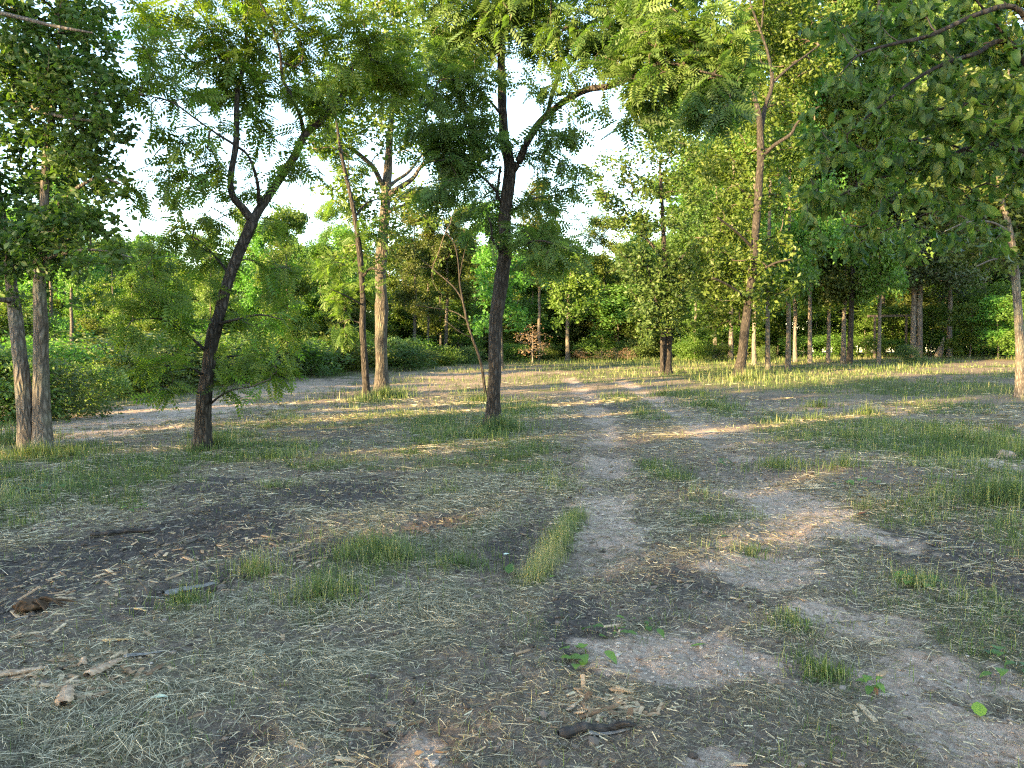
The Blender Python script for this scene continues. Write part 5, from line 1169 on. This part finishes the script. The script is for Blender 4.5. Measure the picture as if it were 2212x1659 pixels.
split_stick('twig', 'thin grey twig curving over the pale dirt', 'twig', (1780, 1345), (1960, 1330), .005, .002, M_DEAD, .12, sides=5, flat=1, seed=17, knots=2)
split_stick('wood_scrap', 'small pale wood lying on the path beyond the strip of grass', 'wood scrap', (1500, 940), (1560, 936), .03, .02, M_WEATH, .05, flat=.6, seed=18)
# upright dead stub by the board
p = lay(325, 1285)
r_ = thing('broken_stub', 'dark broken sapling stub poking up from the dirt beside the grey board', 'stub', tuple(p))
g = Geo(); g.add(*tube(np.array([[0, 0, -.03], [-.03, 0, .05], [-.075, -.01, .11]]), np.array([.012, .010, .006]), 7, .1, 2)); link('stem', g.mesh('stem', M_DEAD), r_)
# root clump
p = lay(62, 1318)
r_ = thing('root_clump', 'torn reddish-brown root clump on the dark soil', 'roots', tuple(p))
V, T = chunk(rg, 3); V = V * np.array([.10, .07, .055]) * (1 + .35 * (fbm(V[:, 0] * 5, V[:, 1] * 5 + V[:, 2] * 4, 2, 8) - .5))[:, None] + [0, 0, .03]
g = Geo(); g.add(V, None, T, np.clip(rg.normal(.5, .25, len(V)), 0, 1)); link('clump', g.mesh('clump', M_ROOT), r_)
for q in range(9):
    a_ = rg.random() * 6.283 if q > 3 else rg.normal(-.25, .3); L = rg.uniform(.1, .32)
    pts = np.array([[0, 0, .03], [math.cos(a_) * L * .5, math.sin(a_) * L * .4, .05 + rg.random() * .03], [math.cos(a_) * L, math.sin(a_) * L * .8, .012]])
    pp, rr = resample(pts, np.array([.014, .009, .003]), .03); g = Geo(); g.add(*tube(pp, rr, 6, .15, q)); link('root', g.mesh('root', M_ROOT), r_)

# stones
def stone(px, py, w, label, grp=None, mat=M_STONE, flat=.7, tone=.6, name='stone'):
    p = lay(px, py, w / FPX * 2); s = w / FPX * p[1] / 2
    V, T = chunk(rg, 3 if s > .05 else 2); V = V * np.array([1, .8, flat]) * s + [0, 0, s * flat * .25]
    a_ = rg.random() * 6; c, s_ = math.cos(a_), math.sin(a_)
    g = Geo(); g.add(V, None, T, np.clip(rg.normal(tone, .12, len(V)), 0, 1))
    o = link(name, g.mesh(name, mat), None, tuple(p), a_ * .15); tag(o, label, 'stone', grp)
stone(2172, 990, 44, 'big angular grey stone in the grass above the pink rubble', flat=.95, tone=.35)
stone(2080, 1008, 24, 'rounded pink stone lying apart before the rubble', tone=.3)
stone(2178, 1022, 24, 'flat-sided pale stone at the lower end of the rubble', tone=.55)
for q in range(26):
    stone(rg.normal(2150, 28), rg.normal(1004, 6), rg.uniform(8, 18), 'small pink stone in the rubble heap below the angular grey stone', 'rubble stones', tone=rg.uniform(.2, .6))
WS = 'white stones on the bare soil'
for px, py, w in [(1950, 1222, 17), (1975, 1224, 14), (2100, 1196, 20), (2150, 1200, 18), (2165, 1225, 14), (2060, 1205, 14), (2190, 1258, 12), (2110, 1235, 14), (1938, 1215, 12)]:
    stone(px, py, w, 'white stone scattered on the bare dark soil beside the broad-leaf weed', WS, flat=.4, tone=.98)
for px, py, w, lab in [(1745, 1385, 34, 'flat pale stone at the edge of the bare pale patch'), (1972, 1372, 30, 'pair-sized white flat stone set in the gravelly dirt'), (1785, 1335, 18, 'small bluish-white stone on the gravel'), (1600, 1165, 14, 'small pale stone on the dirt path'), (1810, 1125, 16, 'pale pebble near the russet leaf'),
                       (1140, 1612, 24, 'pinkish flat stone near the charred stick'), (1108, 1604, 20, 'pinkish stone just beyond the other one by the stick'), (1760, 1395, 26, 'pale stone beside the flat pale one'), (1870, 1175, 16, 'pale stone by the sunlit hay'), (1950, 1200, 22, 'tan stone near the sunlit hay'),
                       (2050, 1555, 28, 'pale stone in the gravelly grass near the bright leaf'), (2020, 1500, 26, 'pinkish stone on the reddish gravel'), (1930, 1450, 24, 'peach stone on the reddish gravel edge'), (2110, 1440, 30, 'broken pale stone on the rubble soil'), (380, 1118, 12, 'tiny white stone in the dark dirt'), (365, 1290, 14, 'pale stone next to the grey board'), (145, 1508, 20, 'blue-grey stone by the upright rotten block')]:
    stone(px, py, w, lab, None, flat=.5, tone=rg.uniform(.35, .75))

# broad leaves: fallen ones and small weeds
M_LEAFB = tone_mat('fresh_leaf', (.040, .095, .024), (.17, .29, .04), .5, .35, .35)
M_LEAFD = tone_mat('dry_leaf', (.14, .045, .022), (.42, .24, .11), .8, .2, .1)
M_LEAFP = tone_mat('pale_leaf_underside', (.36, .46, .33), (.55, .62, .5), .6, .3, .1)
T_BROAD = (np.array([[0, 0, 0], [.15, -.28, .03], [.15, 0, -.01], [.15, .28, .03], [.45, -.42, .05], [.45, 0, 0], [.45, .42, .05], [.78, -.26, .02], [.78, 0, -.02], [.78, .26, .02], [1.05, 0, -.08]]),
           np.array([[1, 4, 5, 2], [2, 5, 6, 3], [4, 7, 8, 5], [5, 8, 9, 6]]), np.array([[0, 1, 2], [0, 2, 3], [7, 10, 8], [8, 10, 9]]))
def single_leaf(px, py, size, rz, mat, tone, label, cat='leaf', tilt=.15, name='fallen_leaf', narrow=1.0):
    p = lay(px, py); g = Geo(); c, s_ = math.cos(rz), math.sin(rz)
    V = T_BROAD[0] * np.array([1, narrow, 1]) * size; V[:, 2] += V[:, 0] * tilt + .012
    V = np.column_stack([V[:, 0] * c - V[:, 1] * s_, V[:, 0] * s_ + V[:, 1] * c, V[:, 2]])
    g.add(V, T_BROAD[1], T_BROAD[2], tone); tag(link(name, g.mesh(name, mat, True), None, tuple(p)), label, cat)
single_leaf(2118, 1556, .075, 1.2, M_LEAFB, .95, 'bright yellow-green fallen leaf standing out on the gravel', tilt=.5)
single_leaf(325, 1515, .075, .2, M_LEAFP, .5, 'pale green leaf lying upside down on the hay', tilt=.05, narrow=.6)
single_leaf(1852, 1114, .10, .1, M_LEAFD, .05, 'dark russet fallen leaf on the path edge', narrow=.5, tilt=.3)
single_leaf(1895, 1505, .05, 1.4, M_LEAFD, .2, 'orange-brown curled leaf among the grass on the rubble soil', narrow=.5, tilt=.5)
single_leaf(1612, 1249, .03, .6, M_LEAFB, 1.0, 'small yellow leaf beside the strip of grass') if False else None
single_leaf(1186, 1250, .045, .3, M_LEAFB, 1.0, 'small yellow leaf by the end of the grass strip', tilt=.1)
single_leaf(1098, 1240, .09, 1.3, M_LEAFB, .1, 'dark green leaf standing by the tread marks', tilt=.6)
single_leaf(1087, 1203, .05, .2, M_LEAFP, .9, 'tiny white leaf on the tread marks', tilt=.1)
single_leaf(1875, 1362, .07, .2, M_LEAFB, .6, 'green blade-like leaf lying on the pale ground', narrow=.3) if False else None
single_leaf(1490, 1400, .10, .2, M_LEAFB, .5, 'narrow green leaf lying on the pale patch', narrow=.3, tilt=.1)
single_leaf(1558, 1165, .07, .5, M_LEAFB, .15, 'dark leaf at the edge of the dirt path', narrow=.6, tilt=.2)
single_leaf(895, 1640, .04, .5, M_LEAFD, .7, 'small reddish scrap on the damp soil nearest the viewer', tilt=.1)
def weed(px, py, nl, size, label, spread=.1, tone=.5, stem=.06):
    p = lay(px, py); root = thing('broadleaf_weed', label, 'weed', tuple(p))
    g = Geo(); pts = np.array([[0, 0, -.01], [.01, .005, stem * .5], [.005, .0, stem]]); g.add(*tube(pts, np.array([.003, .0025, .002]), 5)); link('stem', g.mesh('stem', M_LEAFB), root)
    for q in range(nl):
        th = rg.random() * 6.283; tl = rg.uniform(-.1, .6); c, s_ = math.cos(th), math.sin(th); V = T_BROAD[0] * size * rg.uniform(.6, 1.1); V[:, 2] += V[:, 0] * tl - V[:, 0] ** 2 / size * .5
        V = np.column_stack([V[:, 0] * c - V[:, 1] * s_, V[:, 0] * s_ + V[:, 1] * c, V[:, 2]]) + np.array([rg.normal(0, spread), rg.normal(0, spread), stem * rg.random() + .01])
        g = Geo(); g.add(V, T_BROAD[1], T_BROAD[2], np.clip(tone + rg.normal(0, .15), 0, 1)); link('leaf', g.mesh('leaf', M_LEAFB, True), root)
weed(1262, 1425, 9, .085, 'broad-leaved green weed flattened at the edge of the pale patch', .06, .45)
weed(1325, 1375, 11, .06, 'small sprawling weed with toothed leaves above the pale patch', .09, .3)
weed(1395, 1362, 7, .05, 'low dark weed beside the sprawling one', .06, .2)
weed(1985, 1262, 12, .09, 'leafy green weed in cut grass by the white stones', .08, .35)
weed(2170, 1440, 9, .08, 'blue-green weed at the edge of the rubble soil', .08, .2)
weed(1890, 1490, 7, .05, 'tiny weed seedling in the gravel', .05, .5)
weed(65, 1062, 8, .14, 'large-leaved dark weed growing in the grass beside the brush', .12, .15)
weed(285, 1105, 8, .08, 'low leafy weed where grass meets the dark dirt', .10, .35)
weed(1560, 1000, 8, .10, 'bluish weed on the grassy bank', .1, .15)
weed(1860, 1045, 8, .09, 'weed seedling cluster in the bank grass', .12, .4)

# pale stump beside the brown-barked trunk
p = gp(2032, 772)
r_ = thing('tree_stump', 'pale splintered stump leaning on the brown-barked trunk', 'stump', tuple(p))
pp, rr = resample(np.array([[-.25, 0, -.1], [-.05, 0, .5], [.12, 0, 1.1], [.18, 0, 1.5]]), np.array([.30, .22, .13, .03]), .12)
g = Geo(); g.add(*tube(pp, rr, 12, .2, 3)); link('wood', g.mesh('wood', B_PALE, True), r_)
# wooden rail between the grove trunks
Yr = 59.0
a = at(1874, 683, Yr); b = at(1995, 681, Yr + .5)
base = np.array([a[0], Yr, float(macro(a[0], Yr))])
r_ = thing('wooden_rail', 'horizontal wooden rail nailed across posts behind the cedar trunks', 'rail', tuple(base))
def beam(p0, p1, w, h, nm):
    d = (p1 - p0) / np.linalg.norm(p1 - p0); up = np.array([0, 0, 1.0]) if abs(d[2]) < .8 else np.array([0, 1.0, 0]); s = np.cross(d, up); s /= np.linalg.norm(s); u = np.cross(s, d)
    V = [q + s * w / 2 * i + u * h / 2 * j for q in (p0, p1) for i, j in ((-1, -1), (1, -1), (1, 1), (-1, 1))]
    Q = [[0, 1, 2, 3], [7, 6, 5, 4], [0, 4, 5, 1], [1, 5, 6, 2], [2, 6, 7, 3], [3, 7, 4, 0]]
    g = Geo(); g.add(np.array(V) - base, Q, None, .4); link(nm, g.mesh(nm, M_DEAD), r_)
beam(a, b, .09, .17, 'rail')
for px, dy in ((1958, .12), (1990, .12), (1890, .12)):
    q = at(px, 690, Yr + dy); q2 = q.copy(); q2[2] = float(macro(q[0], q[1])) - .2; q[2] = a[2] + .1
    beam(q2, q, .14, .12, 'post')
